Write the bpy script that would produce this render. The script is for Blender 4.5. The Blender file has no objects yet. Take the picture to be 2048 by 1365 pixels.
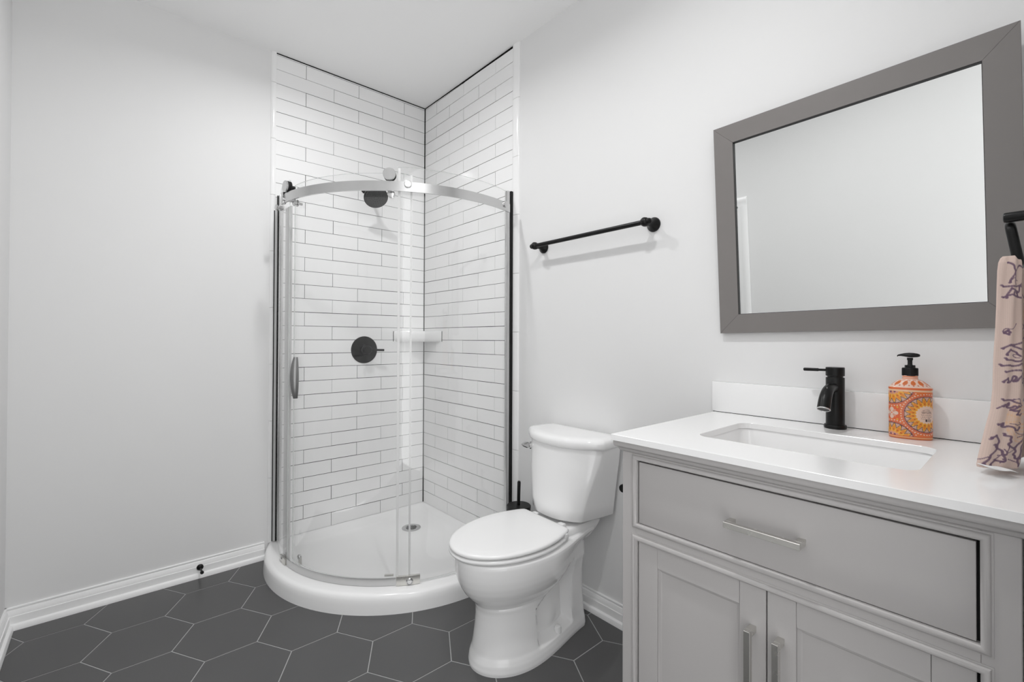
import bpy, bmesh, math, random
import numpy as np
from mathutils import Vector, Matrix
random.seed(7)
PI = math.pi
scene = bpy.context.scene
COL = scene.collection

# ---------------------------------------------------------------- camera, view, lights
W_PX = 2048.0
cam_d = bpy.data.cameras.new('camera'); cam = bpy.data.objects.new('camera', cam_d); COL.objects.link(cam)
YAW, PITCH, ROLL = 0.8532276, 0.0081853, 0.0038102
_f = Vector((math.cos(YAW)*math.cos(PITCH), math.sin(YAW)*math.cos(PITCH), math.sin(PITCH)))
_r = Vector((math.sin(YAW), -math.cos(YAW), 0.0)); _u = _r.cross(_f)
_r2 = _r*math.cos(ROLL) + _u*math.sin(ROLL); _u2 = _u*math.cos(ROLL) - _r*math.sin(ROLL)
M = Matrix.Identity(4)
for i in range(3):
    M[i][0], M[i][1], M[i][2] = _r2[i], _u2[i], -_f[i]
CAM = Vector((-1.5871, -2.7220, 1.0965))
M.translation = CAM
cam.matrix_world = M
cam_d.sensor_fit = 'HORIZONTAL'; cam_d.sensor_width = 36.0
cam_d.lens = 914.3466/W_PX*36.0
cam_d.shift_y = -11.017/W_PX
cam_d.clip_start = 0.02
scene.camera = cam

scene.view_settings.view_transform = 'Standard'
scene.view_settings.look = 'None'
scene.view_settings.gamma = 1.0
scene.view_settings.use_curve_mapping = False
scene.view_settings.exposure = 0.09
scene.cycles.max_bounces = 14
scene.cycles.diffuse_bounces = 8
scene.cycles.glossy_bounces = 6
scene.cycles.transparent_max_bounces = 24

world = bpy.data.worlds.new('world'); scene.world = world; world.use_nodes = True
world.node_tree.nodes['Background'].inputs[0].default_value = (1.0, 1.0, 1.0, 1)
world.node_tree.nodes['Background'].inputs[1].default_value = 1.85  # even white world, added as fill light through the open doorway

LIGHT_SPOTS = [(-0.93, -0.82, 7.3), (-0.95, -2.02, 7.1)]
LAMP_SPREAD = math.radians(160)

# ---------------------------------------------------------------- dimensions (metres)
F = -0.0803          # floor level (z = 0 is the rim of the shower tray)
XL = -1.905          # left wall
YE = -2.748          # end wall behind the towel ring
XH = -0.95           # hallway starts left of this
YH = YE-0.1          # open end of the doorway; brightness beyond is only added world fill

def ceil_z(x, y): return 2.659 + 0.003*x + 0.010*y

# ---------------------------------------------------------------- materials
def new_mat(name):
    m = bpy.data.materials.new(name); m.use_nodes = True
    nt = m.node_tree; b = nt.nodes['Principled BSDF']
    return m, nt, b

def mat(name, col, rough=0.5, metal=0.0, spec=0.5, var=0.03, nscale=8.0, bump=0.0, bscale=200.0, coat=0.0, coat_r=0.05, rvar=0.05):
    m, nt, b = new_mat(name)
    if not hasattr(col, '__len__'): col = (col, col, col)
    tc = nt.nodes.new('ShaderNodeTexCoord')
    no = nt.nodes.new('ShaderNodeTexNoise'); no.inputs['Scale'].default_value = nscale; no.inputs['Detail'].default_value = 4
    nt.links.new(tc.outputs['Object'], no.inputs['Vector'])
    mx = nt.nodes.new('ShaderNodeMix'); mx.data_type = 'RGBA'
    mx.inputs[6].default_value = tuple(c*(1-var) for c in col)+(1,)
    mx.inputs[7].default_value = tuple(min(1, c*(1+var)) for c in col)+(1,)
    nt.links.new(no.outputs['Fac'], mx.inputs[0])
    nt.links.new(mx.outputs[2], b.inputs['Base Color'])
    mr = nt.nodes.new('ShaderNodeMapRange'); mr.inputs[3].default_value = max(0, rough*(1-rvar)); mr.inputs[4].default_value = min(1, rough*(1+rvar))
    nt.links.new(no.outputs['Fac'], mr.inputs[0]); nt.links.new(mr.outputs[0], b.inputs['Roughness'])
    b.inputs['Metallic'].default_value = metal
    b.inputs['Specular IOR Level'].default_value = spec
    b.inputs['Coat Weight'].default_value = coat; b.inputs['Coat Roughness'].default_value = coat_r
    if bump > 0:
        n2 = nt.nodes.new('ShaderNodeTexNoise'); n2.inputs['Scale'].default_value = bscale; n2.inputs['Detail'].default_value = 3
        nt.links.new(tc.outputs['Object'], n2.inputs['Vector'])
        bp = nt.nodes.new('ShaderNodeBump'); bp.inputs['Strength'].default_value = bump; bp.inputs['Distance'].default_value = 0.001
        nt.links.new(n2.outputs['Fac'], bp.inputs['Height']); nt.links.new(bp.outputs[0], b.inputs['Normal'])
    return m

def vcol_mat(name, rough, spec=0.4, coat=0.0, bump=0.0, bscale=600, sheen=0.0):
    m, nt, b = new_mat(name)
    a = nt.nodes.new('ShaderNodeVertexColor'); a.layer_name = 'pattern'
    nt.links.new(a.outputs['Color'], b.inputs['Base Color'])
    b.inputs['Roughness'].default_value = rough; b.inputs['Specular IOR Level'].default_value = spec
    b.inputs['Coat Weight'].default_value = coat; b.inputs['Sheen Weight'].default_value = sheen
    if bump:
        tc = nt.nodes.new('ShaderNodeTexCoord')
        n2 = nt.nodes.new('ShaderNodeTexNoise'); n2.inputs['Scale'].default_value = bscale
        nt.links.new(tc.outputs['Object'], n2.inputs['Vector'])
        bp = nt.nodes.new('ShaderNodeBump'); bp.inputs['Strength'].default_value = bump; bp.inputs['Distance'].default_value = 0.0015
        nt.links.new(n2.outputs['Fac'], bp.inputs['Height']); nt.links.new(bp.outputs[0], b.inputs['Normal'])
    return m

def glass_mat(name, tint=(0.995, 0.996, 0.9955), rough=0.0, opaque=0.0, body=(0.8, 0.8, 0.8)):
    m = bpy.data.materials.new(name); m.use_nodes = True; nt = m.node_tree; nt.nodes.clear()
    out = nt.nodes.new('ShaderNodeOutputMaterial')
    tr = nt.nodes.new('ShaderNodeBsdfTransparent'); tr.inputs[0].default_value = (*tint, 1)
    gl = nt.nodes.new('ShaderNodeBsdfGlossy'); gl.inputs['Roughness'].default_value = rough; gl.inputs[0].default_value = (0.95, 0.95, 0.95, 1)
    geo = nt.nodes.new('ShaderNodeNewGeometry')
    dt = nt.nodes.new('ShaderNodeVectorMath'); dt.operation = 'DOT_PRODUCT'
    nt.links.new(geo.outputs['Normal'], dt.inputs[0]); nt.links.new(geo.outputs['Incoming'], dt.inputs[1])
    ab = nt.nodes.new('ShaderNodeMath'); ab.operation = 'ABSOLUTE'; nt.links.new(dt.outputs['Value'], ab.inputs[0])
    om = nt.nodes.new('ShaderNodeMath'); om.operation = 'SUBTRACT'; om.inputs[0].default_value = 1.0; nt.links.new(ab.outputs[0], om.inputs[1])
    pw = nt.nodes.new('ShaderNodeMath'); pw.operation = 'POWER'; pw.inputs[1].default_value = 5.0; nt.links.new(om.outputs[0], pw.inputs[0])
    ma = nt.nodes.new('ShaderNodeMath'); ma.operation = 'MULTIPLY_ADD'; ma.inputs[1].default_value = 0.94; ma.inputs[2].default_value = 0.035
    nt.links.new(pw.outputs[0], ma.inputs[0])
    mx = nt.nodes.new('ShaderNodeMixShader')
    nt.links.new(ma.outputs[0], mx.inputs[0]); nt.links.new(tr.outputs[0], mx.inputs[1]); nt.links.new(gl.outputs[0], mx.inputs[2])
    last = mx
    if opaque > 0:
        df = nt.nodes.new('ShaderNodeBsdfDiffuse'); df.inputs[0].default_value = (*body, 1)
        m2 = nt.nodes.new('ShaderNodeMixShader'); m2.inputs[0].default_value = opaque
        nt.links.new(mx.outputs[0], m2.inputs[1]); nt.links.new(df.outputs[0], m2.inputs[2]); last = m2
    nt.links.new(last.outputs[0], out.inputs[0])
    return m

def emit_mat(name, col, s):
    m = bpy.data.materials.new(name); m.use_nodes = True; nt = m.node_tree; nt.nodes.clear()
    out = nt.nodes.new('ShaderNodeOutputMaterial'); e = nt.nodes.new('ShaderNodeEmission')
    e.inputs[0].default_value = (*col, 1); e.inputs[1].default_value = s
    nt.links.new(e.outputs[0], out.inputs[0]); return m

WALL = mat('wall_paint', 0.775, 0.55, spec=0.3, var=0.006, nscale=3, bump=0.05, bscale=120)
CEIL = mat('ceiling_paint', 0.93, 0.8, spec=0.2, var=0.006, nscale=3)
TRIM = mat('trim_paint', 0.90, 0.3, spec=0.5, var=0.006)
TILE = mat('glazed_tile', 0.88, 0.10, spec=0.5, var=0.012, nscale=2.5, bump=0.04, bscale=14)
GROUT = mat('dark_grout', 0.010, 0.9, spec=0.1, var=0.3, nscale=40)
CAULK = mat('black_caulk', 0.008, 0.8, spec=0.1, var=0.2, nscale=40)
FTILE = mat('charcoal_floor_tile', 0.085, 0.42, spec=0.5, var=0.10, nscale=5, bump=0.06, bscale=350, rvar=0.15)
FGROUT = mat('grey_floor_grout', 0.42, 0.85, spec=0.2, var=0.12, nscale=60)
PORC = mat('white_porcelain', 0.87, 0.08, spec=0.5, var=0.004, coat=0.3)
SEATM = mat('white_seat_plastic', 0.84, 0.2, spec=0.5, var=0.004)
ACRYL = mat('white_acrylic', 0.90, 0.16, spec=0.5, var=0.004)
QUARTZ = mat('white_quartz', 0.87, 0.16, spec=0.5, var=0.01, nscale=120)
VAN = mat('grey_cabinet_paint', (0.450, 0.436, 0.432), 0.34, spec=0.45, var=0.01, nscale=6, rvar=0.0)
GAP = mat('black_gap_fill', 0.02, 0.9, spec=0.1)
NICK = mat('satin_nickel', (0.66, 0.65, 0.62), 0.27, metal=1.0, var=0.03, nscale=60)
STEEL = mat('brushed_steel', (0.62, 0.62, 0.62), 0.24, metal=1.0, var=0.05, nscale=30)
CHROME = mat('chrome', (0.60, 0.60, 0.60), 0.06, metal=1.0, var=0.02)
BLACK = mat('matte_black_metal', 0.0045, 0.34, spec=0.28, var=0.2, nscale=30)
SATB = mat('satin_black_plastic', 0.006, 0.42, spec=0.3, var=0.2, nscale=30)
SHB = mat('charcoal_shower_face', 0.045, 0.45, spec=0.4, var=0.2, nscale=60)
RUBB = mat('black_rubber', 0.010, 0.7, spec=0.3, var=0.2)
FRAME = mat('taupe_mirror_frame', (0.200, 0.187, 0.181), 0.38, spec=0.45, var=0.02, nscale=20)
FRLIP = mat('dark_frame_lip', 0.02, 0.5, spec=0.3)
MIRR = mat('mirror_silver', (0.80, 0.81, 0.805), 0.0, metal=1.0, var=0.001, rvar=0.0)
GLASS = glass_mat('clear_glass')
GEDGE = glass_mat('glass_edge', tint=(0.90, 0.92, 0.91), opaque=0.45, body=(0.80, 0.82, 0.81))
LALU = mat('light_aluminium', 0.60, 0.35, spec=0.5, var=0.02)
DNICK = mat('nickel_dark_reflect', (0.26, 0.26, 0.26), 0.30, metal=1.0, var=0.05, nscale=30)  # nickel darkened to stand in for the dark reflection in the concave pull
SEAL = glass_mat('clear_seal', tint=(0.92, 0.92, 0.92), rough=0.2, opaque=0.65, body=(0.90, 0.90, 0.90))
FROST = glass_mat('side_seal', tint=(0.9, 0.9, 0.9), rough=0.2, opaque=0.93, body=(0.56, 0.56, 0.56))
LENS = emit_mat('lamp_lens', (1, 0.98, 0.96), 12.0)
WHITEC = mat('white_cloth', 0.82, 0.9, spec=0.2, bump=0.2, bscale=500)
DOORM = mat('door_paint', 0.80, 0.35, spec=0.5, var=0.006)

# ---------------------------------------------------------------- mesh helpers
def obj(name, bm, materials, parent=None, smooth=35.0):
    me = bpy.data.meshes.new(name)
    bmesh.ops.recalc_face_normals(bm, faces=bm.faces)
    bm.to_mesh(me); bm.free()
    if not isinstance(materials, (list, tuple)): materials = [materials]
    for m in materials: me.materials.append(m)
    o = bpy.data.objects.new(name, me); COL.objects.link(o)
    if parent is not None:
        root = parent
        while root.parent: root = root.parent
        me.transform(Matrix.Translation(-root.location))
        o.parent = parent
    if smooth:
        me.shade_smooth(); me.set_sharp_from_angle(angle=math.radians(smooth))
    return o

def thing(name, label, cat, loc, group=None):
    o = bpy.data.objects.new(name, None); COL.objects.link(o)
    o.location = loc; o.empty_display_size = 0.05
    o['label'] = label; o['category'] = cat
    if group: o['group'] = group
    return o

def tag(o, label, cat, group=None):
    o['label'] = label; o['category'] = cat
    if group: o['group'] = group
    return o

def struct(name, bm, m, parent=None, smooth=35.0):
    o = obj(name, bm, m, parent, smooth); o['kind'] = 'structure'; return o

def box(x0, x1, y0, y1, z0, z1, bevel=0.0, seg=2, bm=None, mi=0):
    own = bmesh.new()
    r = bmesh.ops.create_cube(own, size=1.0)
    for v in own.verts:
        v.co = Vector(((x0+x1)/2 + v.co.x*(x1-x0), (y0+y1)/2 + v.co.y*(y1-y0), (z0+z1)/2 + v.co.z*(z1-z0)))
    if bevel > 0:
        bmesh.ops.bevel(own, geom=own.edges[:], offset=bevel, segments=seg, profile=0.5, affect='EDGES')
    for f in own.faces: f.material_index = mi
    if bm is None: return own
    merge(bm, own); return bm

def merge(dst, src):
    me = bpy.data.meshes.new('tmp'); src.to_mesh(me); src.free(); dst.from_mesh(me); bpy.data.meshes.remove(me)
    return dst

def basis(d):
    d = Vector(d).normalized()
    a = Vector((0, 0, 1)) if abs(d.z) < 0.9 else Vector((1, 0, 0))
    u = d.cross(a).normalized(); v = d.cross(u).normalized()
    return d, u, v

def lathe(profile, origin, axis, n=40, bm=None, cap0=True, cap1=True, sx=1.0, sy=1.0, mi=0):
    """profile: list of (radius, distance along axis)."""
    bm = bm or bmesh.new(); o = Vector(origin); d, u, v = basis(axis)
    rings = []
    for r, h in profile:
        rings.append([bm.verts.new(o + d*h + u*(r*sx*math.cos(2*PI*i/n)) + v*(r*sy*math.sin(2*PI*i/n))) for i in range(n)])
    for a, b in zip(rings, rings[1:]):
        for i in range(n):
            f = bm.faces.new((a[i], a[(i+1) % n], b[(i+1) % n], b[i])); f.material_index = mi
    if cap0: bm.faces.new(rings[0]).material_index = mi
    if cap1: bm.faces.new(rings[-1]).material_index = mi
    return bm

def tube(pts, rad, n=16, bm=None, caps=True):
    bm = bm or bmesh.new(); pts = [Vector(p) for p in pts]
    rads = rad if hasattr(rad, '__len__') else [rad]*len(pts)
    rings = []; up = None
    for i, p in enumerate(pts):
        t = (pts[min(i+1, len(pts)-1)] - pts[max(i-1, 0)]).normalized()
        if up is None: _, up, _ = basis(t)
        up = (up - t*up.dot(t)).normalized(); s = t.cross(up)
        rings.append([bm.verts.new(p + (up*math.cos(2*PI*k/n) + s*math.sin(2*PI*k/n))*rads[i]) for k in range(n)])
    for a, b in zip(rings, rings[1:]):
        for k in range(n): bm.faces.new((a[k], a[(k+1) % n], b[(k+1) % n], b[k]))
    if caps: bm.faces.new(rings[0]); bm.faces.new(rings[-1])
    return bm

def loft(rings, bm=None, cap0=True, cap1=True, mi=0):
    bm = bm or bmesh.new()
    R = [[bm.verts.new(Vector(p)) for p in r] for r in rings]; n = len(R[0])
    for a, b in zip(R, R[1:]):
        for i in range(n):
            f = bm.faces.new((a[i], a[(i+1) % n], b[(i+1) % n], b[i])); f.material_index = mi
    if cap0: bm.faces.new(R[0]).material_index = mi
    if cap1: bm.faces.new(R[-1]).material_index = mi
    return bm

def prism(poly, a, b, plane='xz', bm=None):
    """extrude polygon; plane 'xz' -> poly (x,z) swept along y; 'yz' -> poly (y,z) swept along x; 'xy' -> swept along z."""
    def P(p, t):
        return {'xz': (p[0], t, p[1]), 'yz': (t, p[0], p[1]), 'xy': (p[0], p[1], t)}[plane]
    return loft([[P(p, a) for p in poly], [P(p, b) for p in poly]], bm)

def arc_slab(c, r0, r1, a0, a1, z0, z1, n=48, bm=None, edge_mi=0):
    """curved slab standing on an arc about (c, c), angles in degrees."""
    bm = bm or bmesh.new(); R = []
    for i in range(n+1):
        a = math.radians(a0 + (a1-a0)*i/n); ca, sa = math.cos(a), math.sin(a)
        R.append([bm.verts.new((c+r*ca, c+r*sa, z)) for r, z in ((r0, z0), (r1, z0), (r1, z1), (r0, z1))])
    for a, b in zip(R, R[1:]):
        for k in range(4):
            f = bm.faces.new((a[k], a[(k+1) % 4], b[(k+1) % 4], b[k]))
            f.material_index = edge_mi if k in (0, 2) else 0
    bm.faces.new(R[0]).material_index = edge_mi; bm.faces.new(R[-1]).material_index = edge_mi
    return bm

def on_arc(c, r, deg, z):
    a = math.radians(deg); return Vector((c+r*math.cos(a), c+r*math.sin(a), z))

def subdiv(o, lv=2):
    m = o.modifiers.new('subdivision', 'SUBSURF'); m.levels = lv; m.render_levels = lv; return m

# ---------------------------------------------------------------- room shell
T = 0.1
struct('wall_back', box(XL-T, T, 0, T, F-0.02, 2.72), WALL)
struct('wall_right', box(0, T, YE-T, 0, F-0.02, 2.72), WALL)
bm = bmesh.new()
DY0, DY1, DZ = -1.325, -0.51, 1.885       # door opening in the left wall
box(XL-T, XL, DY1, 0, F-0.02, 2.72, bm=bm); box(XL-T, XL, YH, DY0, F-0.02, 2.72, bm=bm); box(XL-T, XL, DY0, DY1, DZ, 2.72, bm=bm)
struct('wall_left', bm, WALL)
bm = box(XH, 0, YE-T, YE, F-0.02, 2.72)
struct('wall_front', bm, WALL)
# ceiling: a slab following the very slightly uneven real one
bm = bmesh.new()
pts = [(XL-T, YH), (T, YH), (T, T), (XL-T, T)]
loft([[(x, y, ceil_z(x, y)) for x, y in pts], [(x, y, 2.80) for x, y in pts]], bm)
struct('ceiling', bm, CEIL)

# floor: grout bed with large flat-top hexagon tiles as one mesh
bm = box(XL, 0, YH, 0, F-0.05, F-0.0012, mi=1)
HR, HS = 0.1702, 0.1455
tiles = bmesh.new()
for i in range(-9, 6):
    for j in range(-4, 34):
        cx = -1.2412 + i*1.5*HR
        cy = -0.2945 - j*2*HS + (HS if i % 2 else 0)
        if not (XL-0.3 < cx < 0.3 and YH-0.3 < cy < 0.3): continue
        s = 1 - 0.0021/HR
        vs = [(cx+HR*s*math.cos(PI/3*k), cy+HR*s*math.sin(PI/3*k)*HS/(HR*math.sin(PI/3))) for k in range(6)]
        loft([[(x, y, F-0.004) for x, y in vs], [(x, y, F-0.0006) for x, y in vs], [(cx+(x-cx)*0.994, cy+(y-cy)*0.994, F) for x, y in vs]], tiles)
for co, no in (((XL, 0, 0), (-1, 0, 0)), ((0, 0, 0), (1, 0, 0)), ((0, 0, 0), (0, 1, 0)), ((0, YH, 0), (0, -1, 0))):
    bmesh.ops.bisect_plane(tiles, geom=tiles.verts[:]+tiles.edges[:]+tiles.faces[:], plane_co=co, plane_no=no, clear_outer=True)
merge(bm, tiles)
struct('floor', bm, [FTILE, FGROUT], smooth=20)

# baseboards
BB = [(0, 0.088), (0.0055, 0.088), (0.0075, 0.0865), (0.0078, 0.0825), (0.0040, 0.0800), (0.0040, 0.0775), (0.0075, 0.0745), (0.0105, 0.066), (0.0118, 0.0555), (0.0118, 0.0535), (0.0152, 0.0525), (0.0152, 0.0235), (0.0190, 0.0225), (0.0240, 0.0190), (0.0272, 0.0120), (0.0280, 0.0)]
def bb_ring(axis, wall, sgn, t):
    out = []
    for d, z in [(0, 0)] + BB:
        q = wall + sgn*d
        out.append((t, q, F+z) if axis == 'y' else (q, t, F+z))
    return out
struct('baseboard_back', loft([bb_ring('y', 0, -1, XL), bb_ring('y', 0, -1, -0.968)]), TRIM, smooth=22)
struct('baseboard_right', loft([bb_ring('x', 0, -1, -0.968), bb_ring('x', 0, -1, -2.0)]), TRIM, smooth=22)
struct('baseboard_left', loft([bb_ring('x', XL, 1, 0), bb_ring('x', XL, 1, DY1+0.065)]), TRIM, smooth=22)
struct('baseboard_hall', loft([bb_ring('x', XL, 1, DY0-0.065), bb_ring('x', XL, 1, YH)]), TRIM, smooth=22)

# door in the left wall (only its casing shows, in the mirror)
d1 = bpy.data.objects.new('door_1', None); COL.objects.link(d1); d1.location = (XL, (DY0+DY1)/2, F); d1['kind'] = 'structure'
bm = box(XL-0.06, XL-0.025, DY0+0.02, DY1-0.02, F+0.008, DZ-0.02)
for z0, z1 in ((F+0.2, 0.82), (0.98, DZ-0.16)):
    for y0, y1 in ((DY0+0.13, (DY0+DY1)/2-0.05), ((DY0+DY1)/2+0.05, DY1-0.13)):
        box(XL-0.026, XL-0.018, y0, y1, z0, z1, 0.006, bm=bm)
obj('door_panel', bm, DOORM, d1)
bm = bmesh.new()
for y0, y1, z0, z1 in ((DY0, DY0+0.02, F, DZ), (DY1-0.02, DY1, F, DZ), (DY0, DY1, DZ-0.02, DZ)): box(XL-T, XL, y0, y1, z0, z1, bm=bm)
obj('door_jamb', bm, TRIM, d1)
bm = lathe([(0.026, 0), (0.026, 0.008), (0.012, 0.012), (0.012, 0.035), (0.024, 0.045), (0.028, 0.058), (0.02, 0.07), (0.001, 0.073)], (XL-0.025, DY0+0.09, 0.86), (1, 0, 0))
obj('door_knob', bm, BLACK, d1)
CAS = [(0, 0), (0.010, 0), (0.013, 0.01), (0.013, 0.02), (0.017, 0.026), (0.017, 0.052), (0.012, 0.062), (0, 0.062)]
for nm, rng in (('trim_1', [(XL+d, DY0+0.01-w) for d, w in CAS]), ('trim_2', [(XL+d, DY1-0.01+w) for d, w in CAS])):
    struct(nm, loft([[(x, y, F) for x, y in rng], [(x, y, DZ-0.0105) for x, y in rng]]), TRIM)
struct('trim_3', loft([[(XL+d, y, DZ-0.01+w) for d, w in CAS] for y in (DY0-0.052, DY1+0.052)]), TRIM)

# ---------------------------------------------------------------- tiled shower walls
TH, TL = 0.0778, 0.3064
def tile_wall(name, flip, span, offs_odd, offs_even):
    """flip False: back wall (plane y=0, runs to -x); True: right wall (plane x=0, runs to -y)."""
    bm = bmesh.new(); rnd = random.Random(3 if flip else 5)
    def B(t0, t1, z0, z1, d0, d1, mi, bevel=0.0):
        if flip: box(-d1, -d0, -t1, -t0, z0, z1, bevel, 1, bm=bm, mi=mi)
        else: box(-t1, -t0, -d1, -d0, z0, z1, bevel, 1, bm=bm, mi=mi)
    B(0.0, span, -0.004, 2.70, 0.0, 0.0006, 1)
    for k in range(0, 36):
        z0, z1 = (34-k)*TH, (35-k)*TH
        if k == 0: z1 = 2.72
        off = offs_odd if k % 2 else offs_even
        js = [0.0]; t = off
        while t < span-0.02:
            if t > 0.02: js.append(t + rnd.uniform(-0.0008, 0.0008))
            t += TL
        js.append(span)
        zz0 = z0 + rnd.uniform(-0.0003, 0.0004)
        for a, b in zip(js, js[1:]):
            gv = rnd.choice((0.0006, 0.0009, 0.0013, 0.0017)); gh = rnd.choice((0.0010, 0.0013, 0.0016))
            a2 = a + (gv if a > 0 else 0.0085); b2 = b - (gv if b < span else 0)
            if k >= 35: continue
            d = 0.0034 + rnd.uniform(-0.0002, 0.0002)
            B(a2, b2, zz0+gh, z1-gh, 0.0, d, 0)
    return bm
struct('wall_shower_back', tile_wall('b', False, 0.930, 0.1589, 0.3098), [TILE, GROUT], smooth=0)
struct('wall_shower_right', tile_wall('r', True, 0.914, 0.1497, 0.3011), [TILE, GROUT], smooth=0)
# narrow cut course along the ceiling and the black caulk line
bm = bmesh.new()
def zc(t, flip): return ceil_z(0, -t) if flip else ceil_z(-t, 0)
loft([[(-t, y, z) for y, z in ((0, zc(t, False)-0.0055), (-0.0046, zc(t, False)-0.0055), (-0.0046, zc(t, False)+0.002), (0, zc(t, False)+0.002))] for t in (0.0, 0.930)], bm)
loft([[(x, -t, z) for x, z in ((0, zc(t, True)-0.0055-0.006*t), (-0.0046, zc(t, True)-0.0055-0.006*t), (-0.0046, zc(t, True)+0.002), (0, zc(t, True)+0.002))] for t in (0.0, 0.914)], bm)
struct('trim_4', bm, CAULK, smooth=0)
# bullnose edge pieces beside the tile
def bullnose(flip, t0, t1, breaks):
    bm = bmesh.new(); prof = [(t0, 0), (t0, 0.0085), (t0+0.006, 0.0105), (t0+0.014, 0.0105), (t1-0.006, 0.0085), (t1-0.001, 0.004), (t1, 0)]
    zs = [-0.003] + breaks + [2.70]
    for a, b in zip(zs, zs[1:]):
        ring = lambda z: [((-d, -t, z) if flip else (-t, -d, z)) for t, d in prof]
        loft([ring(a+0.0008), ring(b-0.0008)], bm)
    return bm
struct('trim_5', bullnose(False, 0.9275, 0.9535, [2.489-0.3064*i for i in range(8, -1, -1) if 2.489-0.3064*i > 0.05]), TILE, smooth=50)
struct('trim_6', bullnose(True, 0.9115, 0.9600, [2.36-0.3064*i for i in range(7, -1, -1) if 2.36-0.3064*i > 0.05]), TILE, smooth=50)

# ---------------------------------------------------------------- shower tray
C0, R0 = -0.30, 0.722
def tray_ring(d, e, z, n1=60, n2=14):
    r = R0-d
    a0 = PI - math.asin(max(-1, min(1, (-e-C0)/r)))
    a1 = 1.5*PI + math.asin(max(-1, min(1, (-e-C0)/r)))
    pts = [(C0+r*math.cos(a0+(a1-a0)*i/n1), C0+r*math.sin(a0+(a1-a0)*i/n1)) for i in range(n1+1)]
    p1 = pts[-1]; p0 = pts[0]
    k = min(0.05, e*1.2) if e > 0.01 else 0.0
    for i in range(1, n2): pts.append((-e, p1[1]+(-e-k-p1[1])*i/n2))
    for i in range(0, 7):
        t = PI/2*i/6; pts.append((-e-k+k*math.cos(t), -e-k+k*math.sin(t)) if k else (-e, -e))
    if not k: pts = pts[:-6]+[(-e, -e+1e-5*j) for j in range(6)]
    for i in range(1, n2): pts.append((-e-k+(p0[0]+e+k)*i/n2, -e))
    return [(x, y, z) for x, y in pts]
tray = thing('shower_tray', 'white curved-front shower tray in the tiled corner', 'shower tray', (-0.5, -0.5, F))
E0 = 0.0016
rings = [tray_ring(0.0, E0, F), tray_ring(0.003, E0, F+0.04), tray_ring(0.006, E0, -0.022), tray_ring(0.011, E0, -0.009), tray_ring(0.019, E0, -0.002),
         tray_ring(0.032, E0, 0.0), tray_ring(0.090, 0.008, -0.001), tray_ring(0.112, 0.014, -0.003), tray_ring(0.122, 0.022, -0.010), tray_ring(0.130, 0.032, -0.024), tray_ring(0.142, 0.045, -0.034), tray_ring(0.165, 0.065, -0.038)]
DRN = Vector((-0.2235, -0.2445))
base = rings[-1]
for t in (0.3, 0.6, 0.8):
    rings.append([(p[0]*(1-t)+DRN.x*t, p[1]*(1-t)+DRN.y*t, -0.038-0.005*t) for p in base])
nb = len(base)
ang = [math.atan2(p[1]-DRN.y, p[0]-DRN.x) for p in base]
rings.append([(DRN.x+0.046*math.cos(a), DRN.y+0.046*math.sin(a), -0.0425) for a in ang])
obj('basin', loft(rings), ACRYL, tray, smooth=60)
dr = obj('drain', lathe([(0.0, 0), (0.056, 0), (0.056, 0.002), (0.052, 0.003), (0.036, 0.003), (0.036, 0.0015), (0.0, 0.0015)], (DRN.x, DRN.y, -0.0420), (0, 0, 1), 36, cap0=False, cap1=False), STEEL, tray)
bm = bmesh.new()
for i in range(-3, 4):
    for j in range(-3, 4):
        x, y = i*0.0092, j*0.0092
        if x*x+y*y < 0.031**2: box(DRN.x+x-0.0030, DRN.x+x+0.0030, DRN.y+y-0.0030, DRN.y+y+0.0030, -0.0403, -0.0399, bm=bm)
obj('drain_hole', bm, GAP, dr, 0)

# ---------------------------------------------------------------- curved glass enclosure
CC, RG = -0.27, 0.675
enc = thing('shower_enclosure', 'curved clear glass sliding shower enclosure with steel rail on the white tray', 'shower enclosure', (-0.6, -0.6, 0.0))
GB = 0.006
def gl(nm, r, a0, a1, z0, z1): return obj(nm, arc_slab(CC, r-0.003, r+0.003, a0, a1, z0, z1, 56, edge_mi=1), [GLASS, GEDGE], enc, 30)
A_L = 180-math.degrees(math.asin(0.268/RG)); A_R = 270+math.degrees(math.asin(0.268/RG))
left_p = gl('fixed_panel', RG, A_L, 185.5, GB, 1.869)
right_p = gl('fixed_panel', RG, 238.0, A_R, GB, 1.869)
door = gl('sliding_door', RG-0.022, 186.0, 243.5, 0.02, 1.846)
obj('edge_seal', arc_slab(CC, RG+0.004, RG+0.010, 238.0, 238.9, GB, 1.86, 3), SEAL, right_p)
obj('edge_seal', arc_slab(CC, RG-0.030, RG-0.016, 242.6, 243.3, 0.02, 1.84, 3), SEAL, door)
obj('side_seal', arc_slab(CC, RG-0.012, RG-0.004, 178.5, 185.5, 0.006, 1.745, 8), FROST, left_p)
# wall channels
for nm, b in (('wall_channel', [box(-0.916, -0.896, -0.046, -0.0115, 0.003, 1.872, 0.002), ]), ('wall_channel', [box(-0.046, -0.0115, -0.916, -0.896, 0.003, 1.872, 0.002)])):
    obj(nm, b[0], STEEL, enc)
obj('channel_gasket', box(-0.9352, -0.9318, -0.0150, -0.0110, 0.003, 1.79), RUBB, enc)
obj('wall_channel', box(-0.9316, -0.9202, -0.0200, -0.0110, 0.003, 1.79), LALU, enc)
obj('channel_gasket', box(-0.9200, -0.9172, -0.024, -0.0112, 0.003, 1.872), RUBB, enc)
obj('channel_gasket', box(-0.026, -0.0112, -0.9205, -0.9165, 0.003, 1.872), RUBB, enc)
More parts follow.
